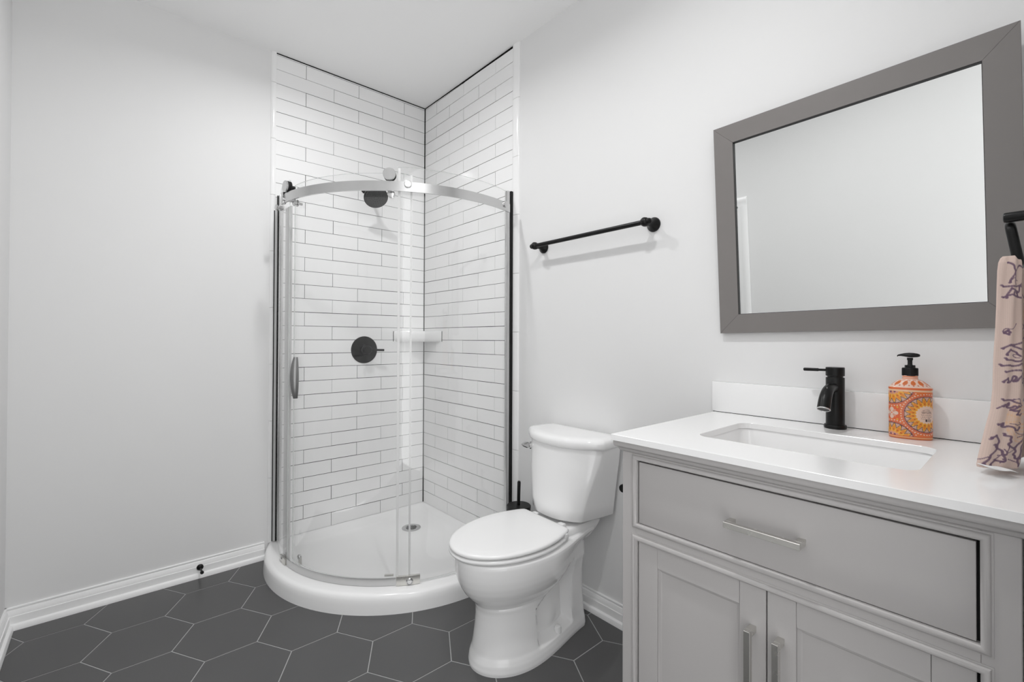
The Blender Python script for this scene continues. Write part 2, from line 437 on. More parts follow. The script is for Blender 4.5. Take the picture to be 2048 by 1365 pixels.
# rails
obj('top_rail', arc_slab(CC, RG+0.020, RG+0.029, 183.5, 288.5, 1.752, 1.795, 80), STEEL, enc, 30)
obj('bottom_track', arc_slab(CC, RG-0.012, RG+0.003, 186.0, 238.0, 0.0005, 0.012, 50, arc_slab(CC, RG+0.003, RG+0.008, 186.0, 238.0, 0.0005, 0.034, 50)), STEEL, enc, 30)
def radial_disc(nm, deg, r0, prof, z, m, parent):
    a = math.radians(deg); d = (math.cos(a), math.sin(a), 0)
    return obj(nm, lathe(prof, on_arc(CC, r0, deg, z), d, 32), m, parent)
for deg in (187.8, 235.1):
    rl = radial_disc('roller', deg, RG-0.010, [(0.010, 0), (0.010, 0.022), (0.0275, 0.022), (0.0275, 0.028), (0.024, 0.030), (0.024, 0.033), (0.0275, 0.035), (0.0275, 0.040)], 1.8235, RUBB, door)
    radial_disc('roller_cap', deg, RG+0.030, [(0.0268, 0), (0.0278, 0.002), (0.0278, 0.007), (0.0262, 0.0085)], 1.8235, STEEL, rl)
    radial_disc('roller_stud', deg, RG-0.036, [(0.011, 0), (0.011, 0.010)], 1.8235, CHROME, rl)
for deg in (190.9, 235.4):
    gd = radial_disc('lower_guide', deg, RG-0.030, [(0.006, 0), (0.006, 0.022), (0.0165, 0.022), (0.0165, 0.026), (0.010, 0.029), (0.010, 0.034), (0.0165, 0.036), (0.0165, 0.040), (0.013, 0.042)], 1.7445, CHROME, door)
for deg in (241.6, 284.8, 184.6):
    radial_disc('rail_screw', deg, RG-0.012, [(0.008, 0), (0.008, 0.040), (0.0165, 0.041), (0.0165, 0.047), (0.0145, 0.0485)], 1.784 if deg > 190 else 1.772, STEEL, enc)
a = math.radians(184.4)
bm = box(-0.012, 0.004, -0.016, 0.016, 1.748, 1.806, 0.002)
bmesh.ops.transform(bm, matrix=Matrix.Translation(on_arc(CC, RG+0.030, 184.3, 0))@Matrix.Rotation(a, 4, 'Z'), verts=bm.verts)
obj('rail_bracket', bm, CHROME, enc)
bm = lathe([(0.014, 0), (0.014, 0.012), (0.008, 0.013), (0.008, 0.022), (0.014, 0.023), (0.014, 0.03)], on_arc(CC, RG+0.0, 172.0, 1.765), (-1, -0.1, 0), 24)
obj('panel_bolt', bm, CHROME, enc)
# bottom bracket and guides
obj('track_bracket', arc_slab(CC, RG+0.0035, RG+0.016, 238.2, 246.8, 0.0008, 0.040, 8), NICK, enc)
radial_disc('bracket_bolt', 243.0, RG+0.014, [(0.0155, 0), (0.0155, 0.004), (0.011, 0.007), (0.010, 0.005), (0.002, 0.005)], 0.016, CHROME, enc)
bm = lathe([(0.010, -0.006), (0.012, -0.003), (0.012, 0.003), (0.010, 0.006)], on_arc(CC, RG-0.042, 188.6, 0.034), (math.cos(a), math.sin(a), 0), 24)
box(-0.006, 0.002, -0.005, 0.005, 0.0, 0.03, 0.001, bm=bm) if False else None
obj('floor_guide', bm, CHROME, enc)
obj('floor_guide', arc_slab(CC, RG-0.050, RG-0.040, 188.0, 189.4, -0.004, 0.036, 3), NICK, enc)
obj('door_stopper', arc_slab(CC, RG-0.062, RG-0.052, 232.8, 236.5, 0.012, 0.018, 4), NICK, enc)
bm = lathe([(0.010, 0), (0.0125, 0.003), (0.0125, 0.008), (0.008, 0.012)], on_arc(CC, RG+0.004, 181.5, 0.020), (-1, 0.0, 0), 24)
obj('bracket_bolt', bm, CHROME, enc)
obj('track_bracket', arc_slab(CC, RG+0.0035, RG+0.013, 179.5, 185.8, 0.0008, 0.030, 6), NICK, enc)
# lens shaped pull
bm = bmesh.new(); rr = []
hc = 189.5
for i in range(15):
    t = i/14; z = 0.8075+0.199*t; s = (math.sin(PI*(0.06+0.88*t)))**0.75
    a2 = math.radians(hc); out = Vector((math.cos(a2), math.sin(a2), 0)); tan = Vector((-math.sin(a2), math.cos(a2), 0))
    c = on_arc(CC, RG-0.018, hc, z); w, d = 0.004+0.016*s, 0.010+0.022*s
    rr.append([c+tan*(w*math.cos(2*PI*k/20))+out*(d*max(0, math.sin(2*PI*k/20))) - out*(0.001 if k in range(11, 20) else 0) for k in range(20)])
loft(rr, bm)
hd = obj('handle', bm, DNICK, door, 50)

# ---------------------------------------------------------------- shower fittings
sh = thing('shower_sprayer', 'round black shower head on the tiled wall, behind the steel rail', 'shower head', (-0.4212, -0.003, 2.02))
obj('flange', lathe([(0.030, 0), (0.030, 0.004), (0.024, 0.010), (0.011, 0.014)], (-0.4212, -0.0028, 2.02), (0, -1, 0)), BLACK, sh)
nrm = Vector((-0.10, -0.68, -0.72)).normalized(); hc_ = Vector((-0.4255, -0.168, 1.928))
back = hc_ - nrm*0.055
obj('arm', tube([(-0.4212, -0.010, 2.02), (-0.4212, -0.05, 2.018), (-0.4212, -0.08, 2.008), (-0.4212, -0.10, 1.995), tuple(back - nrm*0.012), tuple(back)], 0.0095), BLACK, sh)
hd = obj('head', lathe([(0.012, -0.06), (0.018, -0.055), (0.018, -0.045), (0.030, -0.035), (0.060, -0.018), (0.069, -0.010), (0.070, -0.002), (0.067, 0.0)], hc_, nrm, 48), BLACK, sh)
fc = obj('spray_face', lathe([(0.065, -0.001), (0.065, 0.0012), (0.0, 0.0018)], hc_, nrm, 48, cap1=False), SHB, sh)
bm = bmesh.new(); d_, u_, v_ = basis(nrm)
for ring, n in ((0.012, 6), (0.026, 12), (0.040, 18), (0.054, 24)):
    for k in range(n):
        t = 2*PI*k/n
        lathe([(0.0022, 0), (0.0016, 0.0022)], hc_ + nrm*0.0012 + u_*ring*math.cos(t) + v_*ring*math.sin(t), nrm, 6, bm)
obj('nozzle', bm, RUBB, fc, 0)['kind'] = 'stuff'

sv = thing('shower_valve', 'round black shower valve with a lever on the white tiles', 'shower valve', (-0.4212, -0.003, 1.0282))
obj('escutcheon', lathe([(0.083, 0), (0.083, 0.003), (0.080, 0.007), (0.0, 0.008)], (-0.4212, -0.0028, 1.0282), (0, -1, 0), 56, cap1=False), BLACK, sv)
obj('hub', lathe([(0.031, 0.006), (0.031, 0.030), (0.026, 0.032), (0.026, 0.055), (0.024, 0.058)], (-0.4212, -0.0028, 1.0282), (0, -1, 0), 40), BLACK, sv)
obj('lever', tube([(-0.402, -0.045, 1.0282), (-0.375, -0.050, 1.0275), (-0.318, -0.060, 1.026)], [0.0075, 0.0068, 0.0068]), BLACK, sv)

# corner shelf
bm = bmesh.new(); rr = []
prof = [(0.0, 0.206), (0.004, 0.214), (0.012, 0.222), (0.024, 0.226), (0.050, 0.226), (0.062, 0.222), (0.069, 0.216), (0.0705, 0.205)]
def shelf_ring(s, z, n=18):
    out = [(-0.0030, -0.0030, z), (-s, -0.0030, z)]
    for i in range(1, n):
        t = i/n; w = math.sin(PI*t)
        x, y = -s+(s-0.003)*t, -0.003-(s-0.003)*t
        out.append((x+0.020*w, y+0.020*w, z))
    out.append((-0.0030, -s, z)); return out
sh2 = obj('corner_shelf', loft([shelf_ring(s, 1.0775+h) for h, s in prof]), PORC, smooth=40)
for b in ((-0.2292, -0.2262, -0.0052, -0.0030, 1.0795, 1.1455), (-0.0052, -0.0030, -0.2292, -0.2262, 1.0795, 1.1455)):
    obj('caulk_line', box(*b), CAULK, sh2, 0)
tag(sh2, 'white ceramic corner shelf set in the tiled shower corner', 'shelf')

# ---------------------------------------------------------------- towel bar
tb = thing('towel_bar', 'black towel bar with round posts on the wall above the toilet', 'towel bar', (0, -1.44, 1.546))
TZ = 1.5458
for y in (-1.1405, -1.744):
    obj('post', lathe([(0.0285, 0), (0.0285, 0.004), (0.026, 0.009), (0.019, 0.016), (0.0125, 0.026), (0.0105, 0.040), (0.0125, 0.046), (0.0165, 0.054), (0.018, 0.063), (0.0165, 0.072), (0.0105, 0.079), (0.003, 0.082)], (-0.0005, y, TZ), (-1, 0, 0), 36), BLACK, tb)
obj('bar', tube([(-0.064, -1.1405, TZ), (-0.064, -1.744, TZ)], 0.0095, 20), BLACK, tb)
for y, s in ((-1.1405, 1), (-1.744, -1)):
    obj('finial', lathe([(0.006, 0.0), (0.011, 0.006), (0.0125, 0.013), (0.0105, 0.020), (0.004, 0.025)], (-0.064, y+s*0.004, TZ), (0, s, 0), 24), BLACK, tb)

# ---------------------------------------------------------------- mirror (hung, leaning slightly forward)
mi_ = thing('mirror', 'large wall mirror in a flat taupe frame above the vanity', 'mirror', (-0.004, -2.36, 1.12))
MW, MH, FW_ = 0.700, 0.693, 0.0620
lean = math.atan2(0.034, 0.69)
MM = Matrix.Translation((-0.0045, -2.3610, 1.1245)) @ Matrix.Rotation(-lean, 4, 'Y') @ Matrix.Rotation(-0.0125, 4, 'X')
# local frame: x = out of wall is -x, y along the wall (+y is left in the photo), z up
def frame_piece(pts):   # outline (y,z) of a mitred flat rail
    bm = bmesh.new()
    loft([[(0.0, y, z) for y, z in pts], [(-0.0145, y, z) for y, z in pts]], bm)
    bmesh.ops.bevel(bm, geom=[e for e in bm.edges if abs(e.verts[0].co.x+0.0145) < 1e-6 and abs(e.verts[1].co.x+0.0145) < 1e-6], offset=0.0007, segments=1, affect='EDGES')
    bmesh.ops.transform(bm, matrix=MM, verts=bm.verts); return bm
h, w = MH, MW/2
o_ = [(w, 0), (-w, 0), (-w, h), (w, h)]; i_ = [(w-FW_, FW_), (-w+FW_, FW_), (-w+FW_, h-FW_), (w-FW_, h-FW_)]
for k in range(4):
    k2 = (k+1) % 4
    obj('frame_rail', frame_piece([o_[k], o_[k2], i_[k2], i_[k]]), FRAME, mi_, 30)
bm = bmesh.new()
for k in range(4):
    k2 = (k+1) % 4; q = lambda p, s: ((p[0])*(1-s/(w-FW_)), FW_+(p[1]-FW_)*1.0 if False else (h/2+(p[1]-h/2)*(1-s/(h/2-FW_))))
    a0, a1 = i_[k], i_[k2]; b0, b1 = q(i_[k], 0.0012), q(i_[k2], 0.0012)
    loft([[(-0.002, y, z) for y, z in (a0, a1, b1, b0)], [(-0.0130, y, z) for y, z in (a0, a1, b1, b0)]], bm)
bmesh.ops.transform(bm, matrix=MM, verts=bm.verts)
obj('inner_lip', bm, FRLIP, mi_, 0)
bm = box(-0.0060, -0.001, -w+FW_-0.002, w-FW_+0.002, FW_-0.002, h-FW_+0.002)
bmesh.ops.transform(bm, matrix=MM, verts=bm.verts)
obj('mirror_glass', bm, MIRR, mi_, 0)
# ---------------------------------------------------------------- toilet
YT = -1.407
toi = thing('toilet', 'white two-piece toilet with closed lid between shower and vanity', 'toilet', (-0.36, YT, F))
def sm(a, b, x):
    t = max(0.0, min(1.0, (x-a)/(b-a))) if b != a else (1.0 if x >= a else 0.0); return t*t*(3-2*t)
def side_ring(zf, uf, ub, hw, wb, um, recess=0.0, n=110):
    pts = []
    for i in range(n+1):
        th = PI*i/n                        # front tip -> back
        u = (uf+ub)/2 + (uf-ub)/2*math.cos(th)
        if u >= um: w = hw*math.sqrt(max(0, 1-((u-um)/(uf-um))**2.1))
        else:
            t = (u-ub)/(um-ub)
            w = wb + (hw-wb)*sm(0.0, 1.0, t)
            w *= max(0, 1-(1-min(1, (u-ub)/0.05))**2.4)**0.5
            if recess > 0:
                lim = np.interp(zf, [0, .160, .186, .210, .246, .270, .300, .312], [.408, .412, .415, .378, .338, .306, .262, .195])
                m = sm(0.192, 0.216, u)*(1-sm(lim-0.020, lim, u))*sm(0.046, 0.066, zf)*(1-sm(0.286, 0.312, zf))
                trap = 0.020*math.exp(-((u-0.30)/0.05)**2-((zf-0.10)/0.05)**2)
                w -= (recess - trap)*m
        pts.append((u, max(w, 0.0)))
    z = F+zf
    return [(-u, YT-w, z) for u, w in pts] + [(-u, YT+w, z) for u, w in pts[-2:0:-1]]
RG_ = [(0.000, .613, .075, .1325, .088), (0.010, .614, .074, .1335, .089), (0.030, .610, .075, .131, .087), (0.044, .605, .078, .127, .085), (0.056, .601, .080, .1225, .084), (0.085, .596, .083, .118, .083),
       (0.13, .590, .086, .114, .083), (0.17, .587, .088, .111, .083), (0.20, .588, .089, .110, .083), (0.222, .594, .089, .1115, .083), (0.236, .606, .088, .119, .083), (0.252, .622, .086, .131, .083),
       (0.272, .639, .083, .145, .084), (0.295, .653, .078, .157, .086), (0.32, .663, .075, .166, .080), (0.345, .669, .068, .171, .072), (0.37, .672, .050, .174, .090), (0.392, .673, .036, .1755, .106), (0.401, .672, .034, .1745, .106), (0.405, .668, .036, .171, .103)]
dense = []
for a, b in zip(RG_, RG_[1:]):
    for t in (0, 0.25, 0.5, 0.75): dense.append(tuple(x+(y-x)*t for x, y in zip(a, b)))
dense.append(RG_[-1])
bm = loft([side_ring(zf, uf, ub, hw, wb, 0.40 if zf > 0.22 else 0.42, 0.052) for zf, uf, ub, hw, wb in dense])
# rear deck that carries the tank
def deck_ring(z, hw0, hw1, u0, u1, n=10):
    out = []
    for (u, w) in ((u1, hw1), (u0, hw0)):
        pass
    r = 0.03
    c = [(u1, -hw1), (u0, -hw0), (u0, hw0), (u1, hw1)]
    for k, (u, v) in enumerate(c):
        su = -1 if k in (0, 3) else 1; sv = 1 if k in (0, 1) else -1
        cu, cv = u+su*r, v+sv*r
        a0 = {0: 0, 1: -PI/2, 2: PI, 3: PI/2}[k]
        for i in range(n+1):
            a = a0 - (PI/2)*i/n
            out.append((-(cu+r*math.cos(a)), YT+cv+r*math.sin(a), z))
    return out
loft([deck_ring(F+0.350, 0.075, 0.085, 0.045, 0.33), deck_ring(F+0.385, 0.098, 0.105, 0.036, 0.33), deck_ring(F+0.410, 0.112, 0.112, 0.032, 0.33), deck_ring(F+0.424, 0.116, 0.110, 0.030, 0.315), deck_ring(F+0.432, 0.112, 0.104, 0.034, 0.300)], bm)
obj('bowl', bm, PORC, toi, 50)
# bolt cap on the foot
obj('bolt_cap', lathe([(0.014, 0), (0.014, 0.018), (0.012, 0.026), (0.007, 0.030), (0.001, 0.031)], (-0.285, YT-0.098, F+0.045), (0, 0, 1), 20), PORC, toi)
# seat and lid
SR = Matrix.Translation((-0.25, YT, 0)) @ Matrix.Rotation(math.radians(-2.5), 4, 'Z') @ Matrix.Translation((0.25, -YT, 0))
def egg(z, d=0.0, n=30, tilt=0.0, ub=0.252):
    um, uf, hw, wb = 0.430, 0.686-d, 0.179-d, 0.134-d
    pts = []
    for i in range(n+1):
        th = PI/2*i/n; u = um+(uf-um)*math.cos(th); w = hw*(max(0, 1-((u-um)/(uf-um))**2.05))**0.5; pts.append((u, w))
    for i in range(1, 13):
        t = i/12; u = um+(ub+d-um)*t; w = wb+(hw-wb)*math.cos(t*PI/2)**0.9 if t < 1 else wb
        pts.append((u, w))
    r = 0.012; pts[-1] = (ub+d+0.004, pts[-1][1]); pts.append((ub+d, wb-r))
    Z = lambda u: z + tilt*(0.686-u)
    ring = [(-u, YT-w, Z(u)) for u, w in pts]+[(-u, YT+w, Z(u)) for u, w in pts[::-1] if w > 1e-6]
    return [tuple(SR @ Vector(p)) for p in ring]
TI = 0.022
Zs = 0.3285
obj('seat', loft([egg(Zs, 0.010, tilt=TI*0.4), egg(Zs+0.002, 0.003, tilt=TI*0.4), egg(Zs+0.006, 0.0, tilt=TI*0.4), egg(Zs+0.011, 0.0, tilt=TI*0.4), egg(Zs+0.0155, 0.004, tilt=TI*0.4), egg(Zs+0.0165, 0.011, tilt=TI*0.4)]), SEATM, toi, 50)
Zl = 0.3475
obj('lid', loft([egg(Zl, 0.006, tilt=TI), egg(Zl+0.001, 0.0022, tilt=TI), egg(Zl+0.0045, 0.0005, tilt=TI), egg(Zl+0.010, 0.001, tilt=TI), egg(Zl+0.0138, 0.005, tilt=TI), egg(Zl+0.0155, 0.014, tilt=TI), egg(Zl+0.0172, 0.05, tilt=TI), egg(Zl+0.018, 0.10, tilt=TI)]), SEATM, toi, 60)
for s in (-1, 1):
    obj('hinge', box(-0.262, -0.228, YT+s*0.075-0.016, YT+s*0.075+0.016, 0.3515, 0.3675, 0.005), SEATM, toi)
obj('lid_bumper', box(-0.300, -0.284, YT-0.150, YT-0.132, 0.346, 0.362, 0.003), SEATM, toi)
# tank
def tank_ring(z, wb, uc, wc, bul, d=0.0, u0=0.022, n=26, YT=-1.402):
    wb, wc, uc, bul, u0 = wb-d, wc-d, uc-d*0.5, bul-d, u0+d*0.4
    pts = [(u0, -wb), (u0+(uc-u0)*0.33, -wb-(wc-wb)*0.33), (u0+(uc-u0)*0.66, -wb-(wc-wb)*0.66), (uc-0.010, -wc+0.0), (uc-0.004, -wc+0.001)]
    for i in range(n+1):
        t = -1+2*i/n; v = wc*t*0.985
        e = (1-abs(t)**2.3)
        pts.append((uc+(bul-uc)*e, v))
    pts += [(uc-0.004, wc-0.001), (uc-0.010, wc), (u0+(uc-u0)*0.66, wb+(wc-wb)*0.66), (u0+(uc-u0)*0.33, wb+(wc-wb)*0.33), (u0, wb)]
    return [(-u, YT+v, z) for u, v in pts]
TK = [(0.3655, .160, .170, .128, .222, .016), (0.369, .165, .185, .138, .240, .004), (0.376, .167, .189, .141, .245, 0), (0.42, .172, .186, .150, .243, 0), (0.48, .180, .178, .164, .240, 0), (0.54, .188, .166, .180, .236, 0), (0.60, .197, .152, .194, .231, 0), (0.662, .203, .138, .204, .226, 0)]
tk = obj('tank', loft([tank_ring(z, a, b, c, e, d) for z, a, b, c, e, d in TK]), PORC, toi, 60)
LD = [(0.660, .2065, .143, .2085, .231, .002), (0.6625, .2085, .145, .2125, .2345, 0), (0.670, .2105, .147, .2155, .2375, 0), (0.684, .2105, .147, .2155, .2375, 0), (0.692, .2105, .147, .2155, .2375, .0025), (0.698, .2105, .147, .2155, .2375, .009), (0.7015, .2105, .147, .2155, .2375, .020), (0.703, .2105, .147, .2155, .2375, .045)]
obj('tank_lid', loft([tank_ring(z, a, b, c, e, d, 0.012) for z, a, b, c, e, d in LD]), PORC, toi, 60)
fl = obj('flush_lever', lathe([(0.017, -0.004), (0.017, 0.005), (0.011, 0.010), (0.010, 0.018)], (-0.152, -1.2145, 0.6155), (-0.62, 0.78, 0.0), 24), CHROME, toi)
obj('lever_arm', tube([(-0.158, -1.207, 0.6155), (-0.166, -1.200, 0.6165), (-0.178, -1.197, 0.6200), (-0.194, -1.199, 0.6230)], [0.011, 0.0145, 0.0115, 0.005], 16), CHROME, fl)

# ---------------------------------------------------------------- toilet brush
tbk = thing('toilet_brush', 'black toilet brush in a round holder behind the toilet', 'toilet brush', (-0.097, -1.069, F))
obj('holder', lathe([(0.052, 0), (0.055, 0.004), (0.0575, 0.02), (0.0575, 0.355), (0.0555, 0.358)], (-0.097, -1.069, F), (0, 0, 1), 40), SATB, tbk)
obj('lid', lathe([(0.0555, 0.359), (0.0590, 0.361), (0.0590, 0.369), (0.0565, 0.372), (0.0, 0.3735)], (-0.097, -1.069, F), (0, 0, 1), 40, cap1=False), SATB, tbk)
obj('handle', tube([(-0.097, -1.067, F+0.372), (-0.099, -1.073, 0.404), (-0.0992, -1.0735, 0.409)], [0.0078, 0.0082, 0.006], 16), SATB, tbk)

# ---------------------------------------------------------------- vanity cabinet
XD = -0.580
VL, VR = -2.0105, -2.7077
van = thing('vanity_cabinet', 'grey bathroom vanity cabinet with one wide drawer above two doors', 'vanity cabinet', (-0.30, -2.359, F))
bm = bmesh.new()
box(XD+0.02, -0.004, VL-0.018, VL, F, 0.8340, bm=bm); box(XD+0.02, -0.004, VR, VR+0.018, F, 0.8340, bm=bm)
box(-0.016, -0.004, VR+0.018, VL-0.018, F, 0.8340, bm=bm); box(XD+0.02, -0.016, VR+0.018, VL-0.018, 0.02, 0.038, bm=bm)
obj('carcass', bm, VAN, van)
OL, OR_ = -2.0545, -2.6645        # openings
DZ0, DZ1 = 0.6305, 0.7905; KZ0, KZ1 = 0.06, 0.5875
bm = bmesh.new(); x1 = XD+0.02
box(XD, x1, OL, VL, F, 0.834, 0.0012, 1, bm=bm); box(XD, x1, VR, OR_, F, 0.834, 0.0012, 1, bm=bm)
box(XD, x1, OR_, OL, DZ1, 0.834, bm=bm); box(XD, x1, OR_, OL, KZ1, DZ0, bm=bm); box(XD, x1, OR_, OL, F+0.06, KZ0, bm=bm)
ff = obj('face_frame', bm, VAN, van)
obj('gap_shade_fill', box(XD+0.0103, x1+0.004, OR_-0.01, OL+0.01, 0.05, 0.80), GAP, van, 0)  # black filler box, painted shade for the drawer and door gaps
def bead(z0, z1):
    bm = bmesh.new(); prof = [(0.0, 0.001), (0.0, 0.0035), (0.002, 0.0062), (0.0055, 0.0075), (0.009, 0.0066), (0.0115, 0.0040), (0.0120, 0.0016), (0.0145, 0.0012), (0.0150, -0.001)]
    rings = []
    for (y, sy), (z, sz) in (((OL, 1), (z0, -1)), ((OL, 1), (z1, 1)), ((OR_, -1), (z1, 1)), ((OR_, -1), (z0, -1))):
        rings.append([(XD-d, y+sy*o, z+sz*o) for o, d in prof])
    V = [[bm.verts.new(p) for p in r] for r in rings]
    for a in range(4):
        b = (a+1) % 4
        for k in range(len(prof)-1): bm.faces.new((V[a][k], V[a][k+1], V[b][k+1], V[b][k]))
    return bm
obj('bead_moulding', bead(DZ0, DZ1), VAN, ff, 40)
obj('bead_moulding', bead(KZ0, KZ1), VAN, ff, 40)
# crown under the top, on three sides
CR = [(0.0, 0.8065), (0.0020, 0.8070), (0.0055, 0.8095), (0.0078, 0.8135), (0.0084, 0.8165), (0.0092, 0.8172), (0.0140, 0.8185), (0.0170, 0.8215), (0.0176, 0.8250), (0.0176, 0.8340), (-0.004, 0.8340), (-0.004, 0.807)]
bm = bmesh.new(); rings = []
for corner in range(4):
    r = []
    for d, z in CR:
        r.append([(-0.006, VL+d, z), (XD-d, VL+d, z), (XD-d, VR-d, z), (-0.006, VR-d, z)][corner])
    rings.append(r)
obj('crown_moulding', loft(rings, bm), VAN, van, 40)

def pull(nm, y0, y1, z0, z1, vertical, parent):
    bm = bmesh.new(); xo, xi = XD-0.0325, XD-0.0205
    box(xo, xi, y0, y1, z0, z1, 0.0008, 1, bm=bm)
    if vertical:
        for a, b in ((z0, z0+0.013), (z1-0.013, z1)): box(xi-0.001, XD+0.003, y0, y1, a, b, 0.0006, 1, bm=bm)
    else:
        for a, b in ((y0, y0+0.013), (y1-0.013, y1)): box(xi-0.001, XD+0.003, a, b, z0, z1, 0.0006, 1, bm=bm)
    return obj(nm, bm, NICK, parent, 30)
dw = obj('drawer', box(XD+0.0015, XD+0.0185, OR_+0.0044, OL-0.0040, DZ0+0.0012, DZ1-0.0046, 0.0012, 2), VAN, van)
pull('handle', -2.4295, -2.2850, 0.7000, 0.7125, False, dw)
def shaker(y0, y1, z0, z1):
    """y0 > y1; frame of stiles and rails round a sunk panel with a sloped inner edge."""
    bm = bmesh.new(); xf, xb, xp = XD+0.0015, XD+0.0190, XD+0.0095; sw, rw, bv = 0.0525, 0.0495, 0.0085
    g = 0.0003
    box(xf, xb, y0-sw+g, y0, z0, z1, 0.0008, 1, bm=bm); box(xf, xb, y1, y1+sw-g, z0, z1, 0.0008, 1, bm=bm)
    box(xf, xb, y1+sw+g, y0-sw-g, z1-rw, z1, 0.0005, 1, bm=bm); box(xf, xb, y1+sw+g, y0-sw-g, z0, z0+rw, 0.0005, 1, bm=bm)
    ya, yb, za, zb = y0-sw, y1+sw, z0+rw, z1-rw
    loft([[(xf+0.0035, y, z) for y, z in ((ya, za), (yb, za), (yb, zb), (ya, zb))], [(xf+0.0045, y, z) for y, z in ((ya-0.004, za+0.004), (yb+0.004, za+0.004), (yb+0.004, zb-0.004), (ya-0.004, zb-0.004))],
          [(xp, y, z) for y, z in ((ya-bv, za+bv), (yb+bv, za+bv), (yb+bv, zb-bv), (ya-bv, zb-bv))]], bm, cap0=False)
    return bm
YM = -2.3590
dl = obj('door', shaker(OL-0.0034, YM+0.0013, KZ0+0.002, KZ1-0.0022), VAN, van, 25)
dr_ = obj('door', shaker(YM-0.0013, OR_+0.0042, KZ0+0.002, KZ1-0.0022), VAN, van, 25)
pull('handle', -2.3392, -2.3266, 0.3585, 0.5035, True, dl)
pull('handle', -2.3920, -2.3794, 0.3585, 0.5035, True, dr_)

# ---------------------------------------------------------------- countertop, backsplash and sink
CX0, CX1, CY0, CY1, CZ0, CZ1 = -0.6035, -0.0025, -2.7260, -1.9905, 0.8347, 0.8502
SX0, SX1, SY0, SY1 = -0.4505, -0.1600, -2.5750, -2.1420
def rrect(x0, x1, y0, y1, r, z, k=8):
    out = []
    for cx, cy, a0 in ((x1-r, y1-r, 0), (x0+r, y1-r, PI/2), (x0+r, y0+r, PI), (x1-r, y0+r, 1.5*PI)):
        for i in range(k+1): out.append((cx+r*math.cos(a0+PI/2*i/k), cy+r*math.sin(a0+PI/2*i/k), z))
    return out
def holed_slab(r, k=8):
    bm = bmesh.new()
    def V(ring): return [bm.verts.new(p) for p in ring]
    ch = 0.0006
    oc = lambda x0, x1, y0, y1, z: [bm.verts.new(p) for p in ((x1, y1, z), (x0, y1, z), (x0, y0, z), (x1, y0, z))]
    ot = oc(CX0+ch, CX1, CY0+ch, CY1-ch, CZ1); os_ = oc(CX0, CX1, CY0, CY1, CZ1-ch); ob = oc(CX0, CX1, CY0, CY1, CZ0)
    it = V(rrect(SX0-ch, SX1+ch, SY0-ch, SY1+ch, r+ch, CZ1, k)); is_ = V(rrect(SX0, SX1, SY0, SY1, r, CZ1-ch*1.3, k)); ib = V(rrect(SX0, SX1, SY0, SY1, r, CZ0, k))
    n = len(it)
    for o4, i4 in ((ot, it), (ob, ib)):
        for c in range(4):
            for i in range(k): bm.faces.new((o4[c], i4[c*(k+1)+i], i4[c*(k+1)+i+1]))
            a = i4[c*(k+1)+k]; b = i4[((c+1) % 4)*(k+1)]
            bm.faces.new((o4[c], a, b, o4[(c+1) % 4]))
    for A, B in ((ot, os_), (os_, ob)):
        for c in range(4): bm.faces.new((A[c], A[(c+1) % 4], B[(c+1) % 4], B[c]))
    for A, B in ((it, is_), (is_, ib)):
        for i in range(n): bm.faces.new((A[i], A[(i+1) % n], B[(i+1) % n], B[i]))
    return bm
ct = obj('countertop', holed_slab(0.034), QUARTZ, smooth=30)
tag(ct, 'white quartz vanity countertop with a rectangular sink cutout', 'countertop')
bs = obj('backsplash', box(-0.0195, -0.0012, CY0, -1.9830, 0.8518, 0.9525, 0.0008, 2), QUARTZ)
tag(bs, 'low white quartz backsplash along the wall behind the faucet', 'backsplash')
obj('seam_caulk', box(-0.0185, -0.004, CY0+0.002, -1.986, 0.8496, 0.8522), CAULK, bs, 0)
sink = thing('sink', 'white rectangular undermount sink below the countertop cutout', 'sink', ((SX0+SX1)/2, (SY0+SY1)/2, 0.70))
S_ = [(0.018, 0.040, 0.700), (0.018, 0.046, 0.8342), (0.006, 0.036, 0.8345), (0.0035, 0.035, 0.8335), (0.002, 0.036, 0.828), (-0.004, 0.036, 0.770), (-0.010, 0.038, 0.738), (-0.020, 0.045, 0.724), (-0.040, 0.050, 0.718), (-0.10, 0.030, 0.714)]
obj('basin', loft([rrect(SX0-e, SX1+e, SY0-e, SY1+e, r, z) for e, r, z in S_]), PORC, sink, 50)
obj('drain', lathe([(0.030, 0), (0.030, 0.002), (0.024, 0.003), (0.022, 0.001), (0.018, 0.004), (0.0, 0.006)], ((SX0+SX1)/2, (SY0+SY1)/2, 0.714), (0, 0, 1), 30, cap1=False), BLACK, sink)

# ---------------------------------------------------------------- faucet
FX, FY = -0.0560, -2.3505
fa = thing('faucet', 'matte black single-lever faucet on the white countertop behind the sink', 'faucet', (FX, FY, CZ1))
obj('base_ring', lathe([(0.0262, 0.0), (0.0268, 0.002), (0.0268, 0.0085), (0.0255, 0.0105), (0.0225, 0.011)], (FX, FY, CZ1), (0, 0, 1), 40), BLACK, fa)
obj('body', lathe([(0.0222, 0.010), (0.0222, 0.1415), (0.0215, 0.1425), (0.0188, 0.1430), (0.0188, 0.1470)], (FX, FY, CZ1), (0, 0, 1), 40), BLACK, fa)
lv = obj('lever', lathe([(0.0215, 0.1468), (0.0224, 0.1478), (0.0224, 0.1698), (0.0214, 0.1710)], (FX, FY, CZ1), (0, 0, 1), 40), BLACK, fa)
obj('lever_arm', tube([(FX-0.002, FY+0.018, 1.0125), (FX-0.002, FY+0.040, 1.0123)], 0.0036, 14), BLACK, lv)
obj('lever_grip', tube([(FX-0.002, FY+0.039, 1.0123), (FX-0.002, FY+0.0405, 1.0123), (FX-0.002, FY+0.0755, 1.0120), (FX-0.002, FY+0.077, 1.0120)], [0.0038, 0.0045, 0.0047, 0.0038], 16), BLACK, lv)
